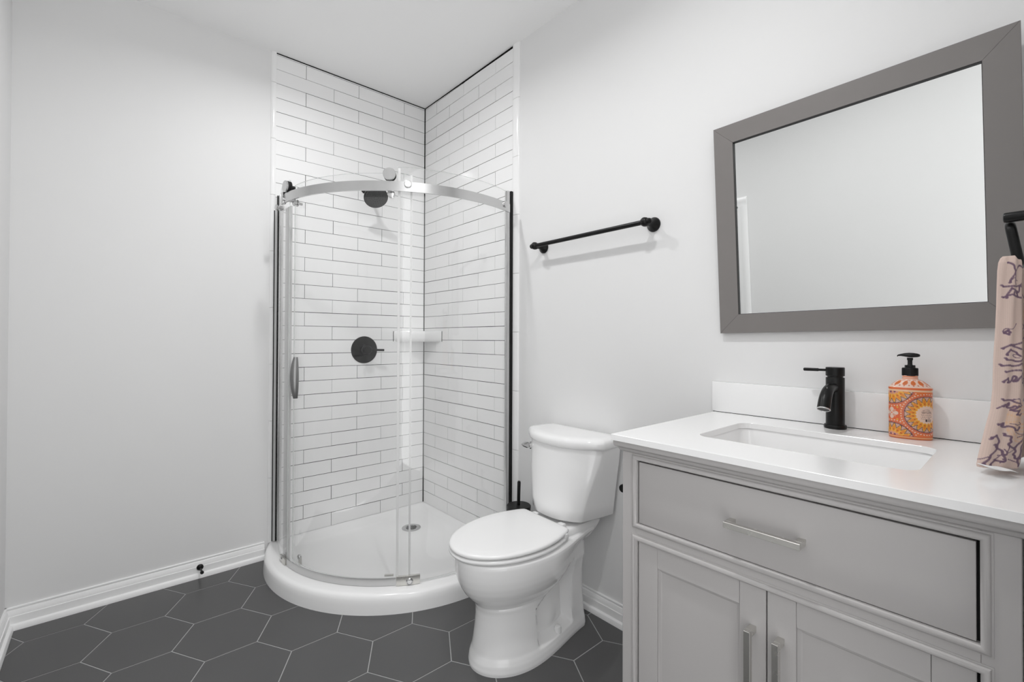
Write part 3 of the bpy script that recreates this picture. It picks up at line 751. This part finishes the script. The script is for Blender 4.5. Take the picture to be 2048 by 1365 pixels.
sp = [(FX-0.012, 0.9650), (FX-0.030, 0.9655)]
for i in range(0, 13):
    t = math.radians(62)*i/12; sp.append((-0.0980-0.062*math.sin(t), 0.9655-0.062*(1-math.cos(t))))
sd = Vector((-math.cos(math.radians(62)), 0, -math.sin(math.radians(62))))
sp.append((sp[-1][0]+0.0215*sd.x, sp[-1][1]+0.0215*sd.z))
obj('spout', tube([(x, FY, z) for x, z in sp], [0.0128, 0.0128]+[0.0128+0.0024*i/12 for i in range(13)]+[0.0156], 24), BLACK, fa, 50)
ae = obj('aerator', lathe([(0.0157, -0.001), (0.0157, 0.0012), (0.0140, 0.0018), (0.0134, 0.0004)], (sp[-1][0], FY, sp[-1][1]), sd, 32, cap0=False, cap1=False), STEEL, fa)
obj('outlet', lathe([(0.0136, 0.0002), (0.0, 0.0003)], (sp[-1][0], FY, sp[-1][1]), sd, 28, cap0=False, cap1=False), SHB, ae)

# ---------------------------------------------------------------- soap bottle
BX, BY = -0.0640, -2.5120
BD = Vector((0.275, -0.961, 0)).normalized(); BN = Vector((-BD.y, BD.x, 0)); BN = BN if BN.x < 0 else -BN   # BD: to the right along the wide side, BN: front
soap = thing('soap_bottle', 'orange patterned hand soap bottle with black pump on the countertop', 'soap bottle', (BX, BY, CZ1))
OR1 = np.array((0.70, 0.165, 0.040)); OR2 = np.array((0.60, 0.105, 0.028)); YEL = np.array((0.80, 0.40, 0.055)); CRM = np.array((0.76, 0.56, 0.46)); PUR = np.array((0.07, 0.028, 0.06)); PNK = np.array((0.66, 0.30, 0.20)); DOR = np.array((0.60, 0.15, 0.015))
def mandala(dx, dz, R, main, C):
    rho = np.hypot(dx, dz)/R; th = np.arctan2(dz, dx)
    def put(m, c): C[m] = c
    put(rho < 1.16, OR1)
    put((rho > 1.085) & (rho < 1.135) & (np.cos(th*52) > 0.15), CRM)
    put((rho > 1.0) & (rho < 1.06), OR2*0.9+0.05)
    put(rho < 0.985, PUR); n = 20
    tri = np.abs(((th*n/(2*PI)) % 1.0)-0.5)*2            # 0..1 saw per petal
    edge = 0.70+0.28*(1-tri)                               # zig-zag between petals and triangles
    m = rho < 0.95; put(m, CRM*0.62+PNK*0.18)
    put(m & (np.abs(rho-edge) < 0.034) & (rho > 0.64), PUR)
    put(m & (rho > edge+0.06) & (np.sin(rho*70)*np.sin(th*n*2) > 0.25), PNK*0.8)
    put((rho < edge-0.03) & (rho > 0.45), YEL)
    drop = ((rho-0.66)/0.155)**2 + ((tri)/0.62)**2
    put((drop < 1.15) & (rho > 0.45) & (rho < edge-0.06), np.array((0.72, 0.25, 0.03)))
    put((drop < 0.45) & (rho > 0.5) & (rho < 0.8), DOR*0.9+YEL*0.25)
    put(((rho-0.60)/0.03)**2+((tri-0.22)/0.16)**2 < 1, OR2*0.6)
    sc = 0.475+0.025*np.cos(th*n)
    put(rho < sc, CRM if main else PNK)
    if not main:
        put((rho < 0.40) & (rho > 0.30) & (np.cos(th*11) > 0.2), PUR*2); put((rho < 0.22) & (np.cos(th*7) > 0), OR2)
    return rho
def bottle_color(t, z):
    C = np.tile(OR1, t.shape+(1,)).astype(float)
    MT, MZ, ST, RM = 0.029, 0.9135, -0.0405, 0.0452
    for ox in (ST, ST+0.139, ST-0.139):                     # square star motifs between the wheels
        dx, dz = t-ox, z-MZ
        m = (np.abs(dx) < 0.0165) & (np.abs(dz) < 0.0215); C[m] = OR2*1.15
        q = np.hypot(dx, dz); a = np.arctan2(dz, dx)
        C[m & (q < 0.0125*np.abs(np.cos(2*a))**0.7+0.002) & (q > 0.0018)] = CRM*0.95
        C[m & (q < 0.0125*np.abs(np.sin(2*a))**2.0) & (q > 0.004)] = PNK
        C[m & (np.hypot(np.abs(dx)-0.0125, np.abs(dz)-0.015) < 0.0022)] = YEL*0.9
        fr = (np.abs(np.abs(dx)-0.0190) < 0.0011) & (np.abs(dz) < 0.024) | (np.abs(np.abs(dz)-0.0240) < 0.0012) & (np.abs(dx) < 0.019)
        C[fr & (np.cos(dz*2300)+np.cos(dx*2300) > 0.6)] = CRM
    for ox in (ST, ST+0.139, ST-0.139):
        for zz in (MZ+0.0690, MZ-0.0690): mandala(t-ox, z-zz, 0.0460, False, C)
    for ox in (0.0, -0.139): mandala(t-MT-ox, z-MZ, RM, True, C)
    # printed panel: rows of tiny type and a bar code on the front wheel
    dx, dz = t-MT, z-MZ; rowd = {0.0135: .005, 0.0110: .008, 0.0092: .0095, 0.0074: .0105, 0.0056: .011, 0.0038: .0115, 0.0006: .0125, -0.0010: .011, -0.0042: .013, -0.0058: .0125}
    rs = np.random.RandomState(4)
    for zr, hw in rowd.items():
        ph = rs.rand()*6
        m = (np.abs(dz-zr) < 0.00055) & (np.abs(dx) < hw) & (np.sin(dx*5200+ph)+0.6*np.sin(dx*2900+2*ph) > -0.35); C[m] = (0.20, 0.14, 0.13)
    for zr in (-0.0082, -0.0098, -0.0114):
        m = (np.abs(dz-zr) < 0.0005) & (dx < -0.001) & (dx > -0.012) & (np.sin(dx*4700+zr*9000) > -0.3); C[m] = (0.26, 0.2, 0.18)
    for xc in (0.003, 0.0062):
        m = (np.abs(np.hypot((dx-xc), (dz+0.0088))-0.0010) < 0.0004); C[m] = (0.25, 0.2, 0.2)
    m = (np.abs(dz+0.0140) < 0.0029) & (dx > -0.0035) & (dx < 0.0095)
    C[m] = CRM*1.02; C[m & (np.sin(dx*4300)+0.8*np.sin(dx*7900+1) > 0.1)] = (0.03, 0.02, 0.03)
    # borders
    C[(z < 0.8575)] = YEL*0.6+CRM*0.4; C[(z > 0.8565) & (z < 0.8582)] = OR2; C[z < 0.8530] = OR1*0.9
    C[(z > 0.9690)] = YEL*0.35+CRM*0.65; C[(z > 0.9735)] = OR2*1.1; C[(z > 0.9765) & (z < 0.9785)] = OR1; C[z > 0.9785] = CRM*1.02
    sh = z > 0.9800
    for k in range(-6, 7):
        q = np.hypot((t-0.004-k*0.0205)*1.0, (z-0.9905)*1.15); C[sh & (q < 0.0066)] = OR1*0.9; C[sh & (q < 0.0043) & (np.sin(t*3000)*np.sin(z*3000) > 0.1)] = DOR*0.8
        for zz, o in ((0.9975, 0.0103), (0.9845, 0.0103), (0.9972, 0.004), (0.9835, 0.0)):
            q = np.hypot(t-0.004-k*0.0205-o, (z-zz)*1.2); C[sh & (q < 0.0019)] = (0.55, 0.16, 0.09)
    C[(z > 1.0008) & (z < 1.0024)] = OR1; C[z > 1.003] = CRM
    C[(z > 1.0048) & (z < 1.0062)] = OR1
    return np.clip(C, 0, 1)
def make_bottle():
    N = 260; prof = []
    prof += [(0.0405, 0.0220, 0.8502), (0.0418, 0.0236, 0.8508), (0.0425, 0.0244, 0.8525), (0.0427, 0.0246, 0.8560)]
    prof += [(0.0427, 0.0246, 0.857+0.117*i/150) for i in range(151)]
    prof += [(0.0430, 0.0249, 0.9752), (0.0430, 0.0249, 0.9768), (0.0424, 0.0243, 0.9785)]
    for i in range(1, 41):
        s = i/40; w = s-0.06*math.sin(PI*s)
        prof.append((0.0424+(0.0235-0.0424)*w, 0.0243+(0.0185-0.0243)*w, 0.9785+0.0180*s))
    prof += [(0.0215, 0.0180, 0.9975), (0.0185, 0.0170, 0.9985), (0.0163, 0.0162, 0.9995), (0.0155, 0.0155, 1.0010), (0.0153, 0.0153, 1.0030), (0.0153, 0.0153, 1.0060), (0.0150, 0.0150, 1.0090)]
    P = np.array(prof); th = np.linspace(0, 2*PI, N, endpoint=False)
    cosv, sinv = np.cos(th), np.sin(th)
    sup = lambda c: np.sign(c)*np.abs(c)**0.86
    X = P[:, 0:1]*sup(cosv)[None]; Yv = P[:, 1:2]*sup(sinv)[None]
    Z = np.repeat(P[:, 2:3], N, 1)
    # girth coordinate measured on the widest section, zero at the front
    bx, by = 0.0427*sup(cosv), 0.0246*sup(sinv)
    seg = np.hypot(np.diff(np.r_[bx, bx[0]]), np.diff(np.r_[by, by[0]])); s = np.r_[0, np.cumsum(seg)[:-1]]; tot = seg.sum()
    front = s[np.argmax(by)]
    t1 = -(((s-front+tot/2) % tot)-tot/2)
    Tt = np.repeat(t1[None], len(P), 0)
    co = np.stack([BX+X*BD.x+Yv*BN.x, BY+X*BD.y+Yv*BN.y, Z], -1).reshape(-1, 3)
    Cc = bottle_color(Tt, Z).reshape(-1, 3)
    n0, n1 = len(P), N
    faces = [(i*n1+j, i*n1+(j+1) % n1, (i+1)*n1+(j+1) % n1, (i+1)*n1+j) for i in range(n0-1) for j in range(n1)]
    faces += [tuple(range(n1-1, -1, -1)), tuple((n0-1)*n1+j for j in range(n1))]
    me = bpy.data.meshes.new('body'); me.from_pydata([tuple(c) for c in co], [], faces)
    at = me.color_attributes.new('pattern', 'FLOAT_COLOR', 'POINT')
    at.data.foreach_set('color', np.c_[Cc, np.ones(len(Cc))].astype(np.float32).ravel())
    me.materials.append(vcol_mat('printed_soap_bottle', 0.22, 0.5, coat=0.3))
    me.transform(Matrix.Translation(-soap.location)); me.shade_smooth(); me.set_sharp_from_angle(angle=math.radians(60))
    o = bpy.data.objects.new('body', me); COL.objects.link(o); o.parent = soap; return o
# orient so that +t runs to the right in the photo
make_bottle()
bm = lathe([(0.0150, 0), (0.0157, 0.0006), (0.0157, 0.0195), (0.0150, 0.0205), (0.0105, 0.0208), (0.0105, 0.0265), (0.0098, 0.0272), (0.0060, 0.0274)], (BX, BY, 1.0075), (0, 0, 1), 48)
for k in range(40):
    a = 2*PI*k/40; box(-0.0004, 0.0004, -0.0006, 0.0006, 0.0012, 0.0190, bm=bm)
    bm.verts.ensure_lookup_table()
    for v in bm.verts[-8:]: v.co = Vector((BX, BY, 1.0075)) + Matrix.Rotation(a, 3, 'Z') @ (v.co + Vector((0.0157, 0, 0)))
pu = obj('pump', bm, SATB, soap)
obj('pump_stem', lathe([(0.0062, 0), (0.0048, 0.002), (0.0048, 0.012), (0.0060, 0.0135), (0.0060, 0.019)], (BX, BY, 1.0345), (0, 0, 1), 24), SATB, pu)
hr = []
hd_ = Vector((-0.18, 0.98, 0)).normalized(); hs = Vector((hd_.y, -hd_.x, 0))
for s, wv, top, bot in ((-0.0195, 0.0015, 0.0005, -0.0005), (-0.0185, 0.0060, 0.0030, -0.0030), (-0.0140, 0.0100, 0.0050, -0.0045), (-0.006, 0.0125, 0.0064, -0.0052), (0.002, 0.0120, 0.0066, -0.0050), (0.010, 0.0095, 0.0056, -0.0036), (0.017, 0.0068, 0.0038, -0.0022), (0.0225, 0.0050, 0.0018, -0.0022), (0.0245, 0.0042, 0.0004, -0.0042), (0.0250, 0.0036, -0.0006, -0.0046)):
    ring = []
    for k in range(16):
        a = 2*PI*k/16; v = math.sin(a)
        ring.append(Vector((BX, BY, 1.0595)) + hd_*s + hs*(wv*math.cos(a)) + Vector((0, 0, top*v if v > 0 else -bot*v)))
    hr.append(ring)
obj('pump_head', loft(hr), SATB, pu, 60)

# ---------------------------------------------------------------- towel ring on the end wall and its towel
trg = thing('towel_ring', 'black towel ring on the wall at the right, holding the hand towel', 'towel ring', (-0.323, YE, 1.3287))
obj('wall_plate', lathe([(0.026, 0.0005), (0.026, 0.006), (0.024, 0.009), (0.012, 0.010)], (-0.323, YE, 1.3287), (0, 1, 0), 36), BLACK, trg)
obj('post', lathe([(0.0094, 0.009), (0.0094, 0.062), (0.0086, 0.0648), (0.006, 0.066)], (-0.323, YE, 1.3287), (0, 1, 0), 28), BLACK, trg)
rp = []
def rpt(x, z): return Vector((x, -2.6905-0.15*(1.318-z), z))
X0, X1_, Z0_, Z1_, rc = -0.3180, -0.205, 1.2440, 1.3170, 0.016
for cx, cz, a0 in ((X1_-rc, Z1_-rc, 0), (X0+rc, Z1_-rc, PI/2), (X0+rc, Z0_+rc, PI), (X1_-rc, Z0_+rc, 1.5*PI)):
    for i in range(9): rp.append(rpt(cx+rc*math.cos(a0+PI/2*i/8), cz+rc*math.sin(a0+PI/2*i/8)))
rp.append(rp[0]); 
obj('ring', tube(rp, 0.0078, 18, caps=False), BLACK, trg, 60)

TO = Vector((-0.318, -2.6883, 0)); TR = Vector((0.7534, -0.6576, 0)); TF = Vector((0.6575, 0.7534, 0)); PXM = 0.000941
def make_towel():
    zrow = [(1.2560, 2015, 2033, .010), (1.2520, 2010, 2036, .014), (1.2440, 2006, 2038, .016), (1.2280, 2004, 2040, .016), (1.2000, 2003, 2040, .015), (1.1600, 2002, 2041, .015), (1.1200, 2000, 2041, .016), (1.0600, 1995, 2041, .018), (1.0050, 1992, 2040, .019), (0.9700, 1987, 2039, .020), (0.9300, 1974, 2038, .021), (0.9050, 1967, 2036, .021), (0.8800, 1960, 2033, .021), (0.8660, 1957, 2030, .020), (0.8620, 1958, 2029, .018)]
    A = np.array(zrow); zz = np.concatenate([np.linspace(A[0, 0], A[2, 0], 12)[:-1], np.linspace(A[2, 0], 0.866, 300), [0.8640, 0.8625, 0.8618]])
    L = np.interp(-zz, -A[:, 0], A[:, 1])-9; Rr = np.interp(-zz, -A[:, 0], A[:, 2]); Bg = np.interp(-zz, -A[:, 0], A[:, 3])
    nf, ns, nb_ = 150, 110, 30
    co = []; U = []
    rs = np.random.RandomState(2)
    for z, l, r, b in zip(zz, L, Rr, Bg):
        drop = (1.256-z)/0.394
        l_m, r_m = (l-2017)*PXM, (r-2017)*PXM
        row = []
        for i in range(nf):                                      # near face, left to right
            s = i/(nf-1)
            w = math.sin(PI*s)**0.6
            fold = 0.0030*math.sin(s*7.5+z*9)*drop + 0.0018*math.sin(s*17-z*14)*w
            p = TO + TR*(l_m+(r_m-l_m)*s) - TF*(b*w + fold)
            row.append((p.x, p.y, s*0.066))
        q0 = row[-1]
        for i in range(1, ns):                                   # side away from the room: two soft layers
            s = i/ns
            g = 0.0035*math.sin(s*9+z*7) - 0.009*math.exp(-((s-0.10)/0.05)**2)*(0.3+0.7*drop)
            row.append((q0[0]+0.135*s*(0.55+0.45*min(1, drop*2.5)), q0[1]-0.006*s+(-g if g > 0 else -g), 0.066+s*0.14))
        q1 = row[-1]; q2 = (row[0][0]+0.03, row[0][1]-0.0035)
        for i in range(1, nb_):
            s = i/nb_
            row.append((q1[0]+(q2[0]-q1[0])*s, q1[1]+(q2[1]-q1[1])*s + 0.006*math.sin(PI*s), 0.206+0.06*s))
        dip = 0.0
        for (x, y, s) in row:
            zlow = z
            co.append((x, y, zlow)); U.append((s, z))
    co = np.array(co); U = np.array(U); n1 = nf+ns-1+nb_-1; n0 = len(zz)
    t, z = U[:, 0], U[:, 1]
    # pattern: blush ground, plum scribbles, amber whorls
    base = np.array((0.66, 0.515, 0.455)); C = np.tile(base, (len(t), 1))
    C *= (0.97+0.03*np.sin(t*2600))[:, None]
    def stroke(pts, wd, col, amt=0.85):
        pts = np.array(pts)
        for (x0, y0), (x1, y1) in zip(pts, pts[1:]):
            lo = min(y0, y1)-0.006; hi = max(y0, y1)+0.006
            m = np.where((z > lo) & (z < hi))[0]
            if not len(m): continue
            dx, dy = x1-x0, y1-y0; k = np.clip(((t[m]-x0)*dx+(z[m]-y0)*dy)/(dx*dx+dy*dy+1e-12), 0, 1)
            d = np.hypot(t[m]-x0-k*dx, z[m]-y0-k*dy); a = amt*np.clip((wd-d)/(wd*0.45), 0, 1)
            C[m] = C[m]*(1-a)[:, None]+np.array(col)*a[:, None]
    def smooth_path(p, k=6):
        p = np.array(p, float)
        for _ in range(3):
            q = np.empty((2*len(p)-2, 2)); q[0::2] = 0.75*p[:-1]+0.25*p[1:]; q[1::2] = 0.25*p[:-1]+0.75*p[1:]; p = np.vstack([p[:1], q, p[-1:]])
        return p
    PLUM = (0.165, 0.105, 0.155)
    AMB = (0.74, 0.43, 0.20)
    for cx, cz, n in ((0.050, 0.953, 6), (0.16, 1.02, 6), (0.12, 1.16, 5)):
        for k in range(n):
            R = 0.008+0.0052*k; a0 = 0.5+k*0.35
            stroke([(cx+R*0.8*math.cos(a0+i*0.35), cz+R*1.25*math.sin(a0+i*0.35)) for i in range(15)], 0.0024, AMB, 0.30)
    fixed = [  # (t, z) paths on the near face
        [(0.004, .866), (0.010, .885), (0.020, .905), (0.012, .925), (0.006, .915)], [(0.012, .866), (0.018, .880), (0.030, .870), (0.026, .892), (0.012, .905)],
        [(0.022, .925), (0.034, .918), (0.028, .905), (0.044, .898), (0.040, .885), (0.050, .880)], [(0.050, .882), (0.060, .912), (0.052, .905), (0.048, .870), (0.056, .866), (0.060, .880), (0.050, .882)],
        [(0.040, .900), (0.064, .928)], [(0.010, .942), (0.022, .945), (0.014, .938), (0.030, .940), (0.040, .930), (0.044, .938)],
        [(0.012, .975), (0.026, .984), (0.016, .972), (0.036, .978), (0.022, .966), (0.044, .972), (0.030, .960), (0.046, .962)],
        [(0.010, .988), (0.030, .986), (0.048, .978), (0.034, .976)],
        [(0.010, 1.020), (0.020, 1.030), (0.016, 1.015), (0.032, 1.036), (0.026, 1.016), (0.044, 1.040), (0.040, 1.018), (0.056, 1.020), (0.052, 1.044), (0.012, 1.040)],
        [(0.006, 1.052), (0.024, 1.050), (0.044, 1.056), (0.060, 1.050)], [(0.012, 1.064), (0.030, 1.058), (0.050, 1.066), (0.064, 1.062)],
        [(0.008, 1.082), (0.022, 1.092), (0.040, 1.078), (0.060, 1.092), (0.048, 1.096), (0.020, 1.088)], [(0.014, 1.070), (0.020, 1.084), (0.036, 1.070)],
        [(0.010, 1.112), (0.016, 1.118), (0.018, 1.108), (0.010, 1.112)],
        [(0.006, 1.178), (0.024, 1.184), (0.042, 1.174), (0.060, 1.186)], [(0.012, 1.176), (0.020, 1.200), (0.034, 1.180), (0.044, 1.204), (0.054, 1.178)],
        [(0.004, 1.200), (0.030, 1.196), (0.058, 1.208)], [(0.016, 1.204), (0.028, 1.232), (0.012, 1.244)], [(0.030, 1.200), (0.022, 1.226), (0.046, 1.240), (0.058, 1.216)], [(0.024, 1.186), (0.030, 1.194), (0.038, 1.184), (0.028, 1.178), (0.024, 1.186)],
    ]
    for p in fixed:
        q = smooth_path(p); q = q + np.c_[0.0012*np.sin(np.arange(len(q))*0.9), 0.0010*np.cos(np.arange(len(q))*0.7)]
        stroke(q, 0.0021, PLUM, 0.8)
    for _ in range(16):                                      # fine vein lines between the big strokes
        x, y = 0.004+rs.rand()*0.05, 0.87+rs.rand()*0.37; p = [(x, y)]
        for k in range(4):
            x += rs.uniform(-0.010, 0.016); y += rs.uniform(-0.010, 0.010); p.append((x, y))
        stroke(smooth_path(p), 0.0011, PLUM, 0.6)
    for _ in range(26):
        x, y = 0.078+rs.rand()*0.15, 0.875+rs.rand()*0.36; p = [(x, y)]
        for k in range(6):
            x += rs.uniform(-0.016, 0.018); y += rs.uniform(-0.012, 0.012); p.append((x, y))
        stroke(smooth_path(p), 0.0016, PLUM)
    faces = [(i*n1+j, (i+1)*n1+j, (i+1)*n1+(j+1) % n1, i*n1+(j+1) % n1) for i in range(n0-1) for j in range(n1)]
    faces += [tuple(range(n1)), tuple((n0-1)*n1+j for j in range(n1-1, -1, -1))]
    me = bpy.data.meshes.new('hand_towel'); me.from_pydata([tuple(c) for c in co], [], faces)
    at = me.color_attributes.new('pattern', 'FLOAT_COLOR', 'POINT'); at.data.foreach_set('color', np.c_[np.clip(C, 0, 1), np.ones(len(C))].astype(np.float32).ravel())
    me.materials.append(vcol_mat('terry_towel', 0.95, 0.1, bump=0.35, bscale=900, sheen=0.2)); me.shade_smooth()
    o = bpy.data.objects.new('hand_towel', me); COL.objects.link(o); return o
tw = make_towel()
tag(tw, 'blush hand towel with plum scribbles hanging from the black ring', 'towel')
rr = []
for i in range(13):
    s = i/12; px = 1945+48*s; zc_ = 0.8690-0.0095*s - 0.0012*math.sin(s*6)
    c = TO + TR*((px-2017)*PXM) - TF*(0.0225+0.002*math.sin(s*5)); th = 0.0026*math.sin(PI*(0.12+0.8*s))
    rr.append([Vector((c.x, c.y, zc_)) + TF*(0.016*math.cos(2*PI*k/12)) + Vector((0, 0, th*math.sin(2*PI*k/12))) for k in range(12)])
lin = obj('lining', loft(rr), WHITEC, None, 60); lin.parent = tw; lin['label'] = 'white lining edge'

# ---------------------------------------------------------------- small fittings
ds = thing('door_stop', 'small black door stop screwed to the white baseboard', 'door stop', (-1.2553, -0.0148, -0.0307))
obj('base', lathe([(0.0145, 0.0), (0.0145, 0.004), (0.010, 0.010), (0.005, 0.012)], (-1.2553, -0.0146, -0.0307), (0, -1, 0), 28), BLACK, ds)
obj('stem', tube([(-1.2553, -0.024, -0.0307), (-1.2553, -0.082, -0.0307)], 0.0042, 14), BLACK, ds)
obj('bumper', lathe([(0.0060, 0), (0.0075, 0.002), (0.0075, 0.009), (0.006, 0.011)], (-1.2553, -0.078, -0.0307), (0, -1, 0), 20), RUBB, ds)

tp = thing('paper_holder', 'black round-ended paper holder on the side of the grey vanity', 'toilet paper holder', (-0.520, VL, 0.6875))
obj('wall_plate', lathe([(0.020, 0.0005), (0.020, 0.004), (0.018, 0.006)], (-0.40, VL, 0.6875), (0, 1, 0), 28), BLACK, tp)
obj('post', tube([(-0.40, VL+0.005, 0.6875), (-0.40, VL+0.038, 0.6875)], 0.008, 18), BLACK, tp)
obj('arm', lathe([(0.0100, -0.010), (0.0115, -0.008), (0.0115, 0.128), (0.0105, 0.131)], (-0.400, VL+0.036, 0.6875), (-1, 0, 0), 28), BLACK, tp)

# ---------------------------------------------------------------- recessed ceiling lights
NAMES = ['above the shower side of the room, in the ceiling', 'in the ceiling beside the vanity mirror']
for (x, y, e), nm in zip(LIGHT_SPOTS, NAMES):
    zc0 = ceil_z(x, y)
    t = thing('ceiling_light', 'round white recessed light ' + nm, 'ceiling light', (x, y, zc0))
    obj('trim_ring', lathe([(0.075, 0.006), (0.076, -0.006), (0.094, -0.004), (0.096, 0.002)], (x, y, zc0), (0, 0, 1), 40, cap0=False, cap1=False), TRIM, t)
    obj('lens', lathe([(0.0755, 0), (0.0, 0.0005)], (x, y, zc0-0.0005), (0, 0, 1), 40, cap0=False, cap1=False), LENS, t)
    ld = bpy.data.lights.new('lamp', 'AREA'); ld.shape = 'DISK'; ld.size = 0.075; ld.energy = e; ld.spread = LAMP_SPREAD
    lo = bpy.data.objects.new('lamp', ld); COL.objects.link(lo); lo.location = (0, 0, -0.006); lo.parent = t
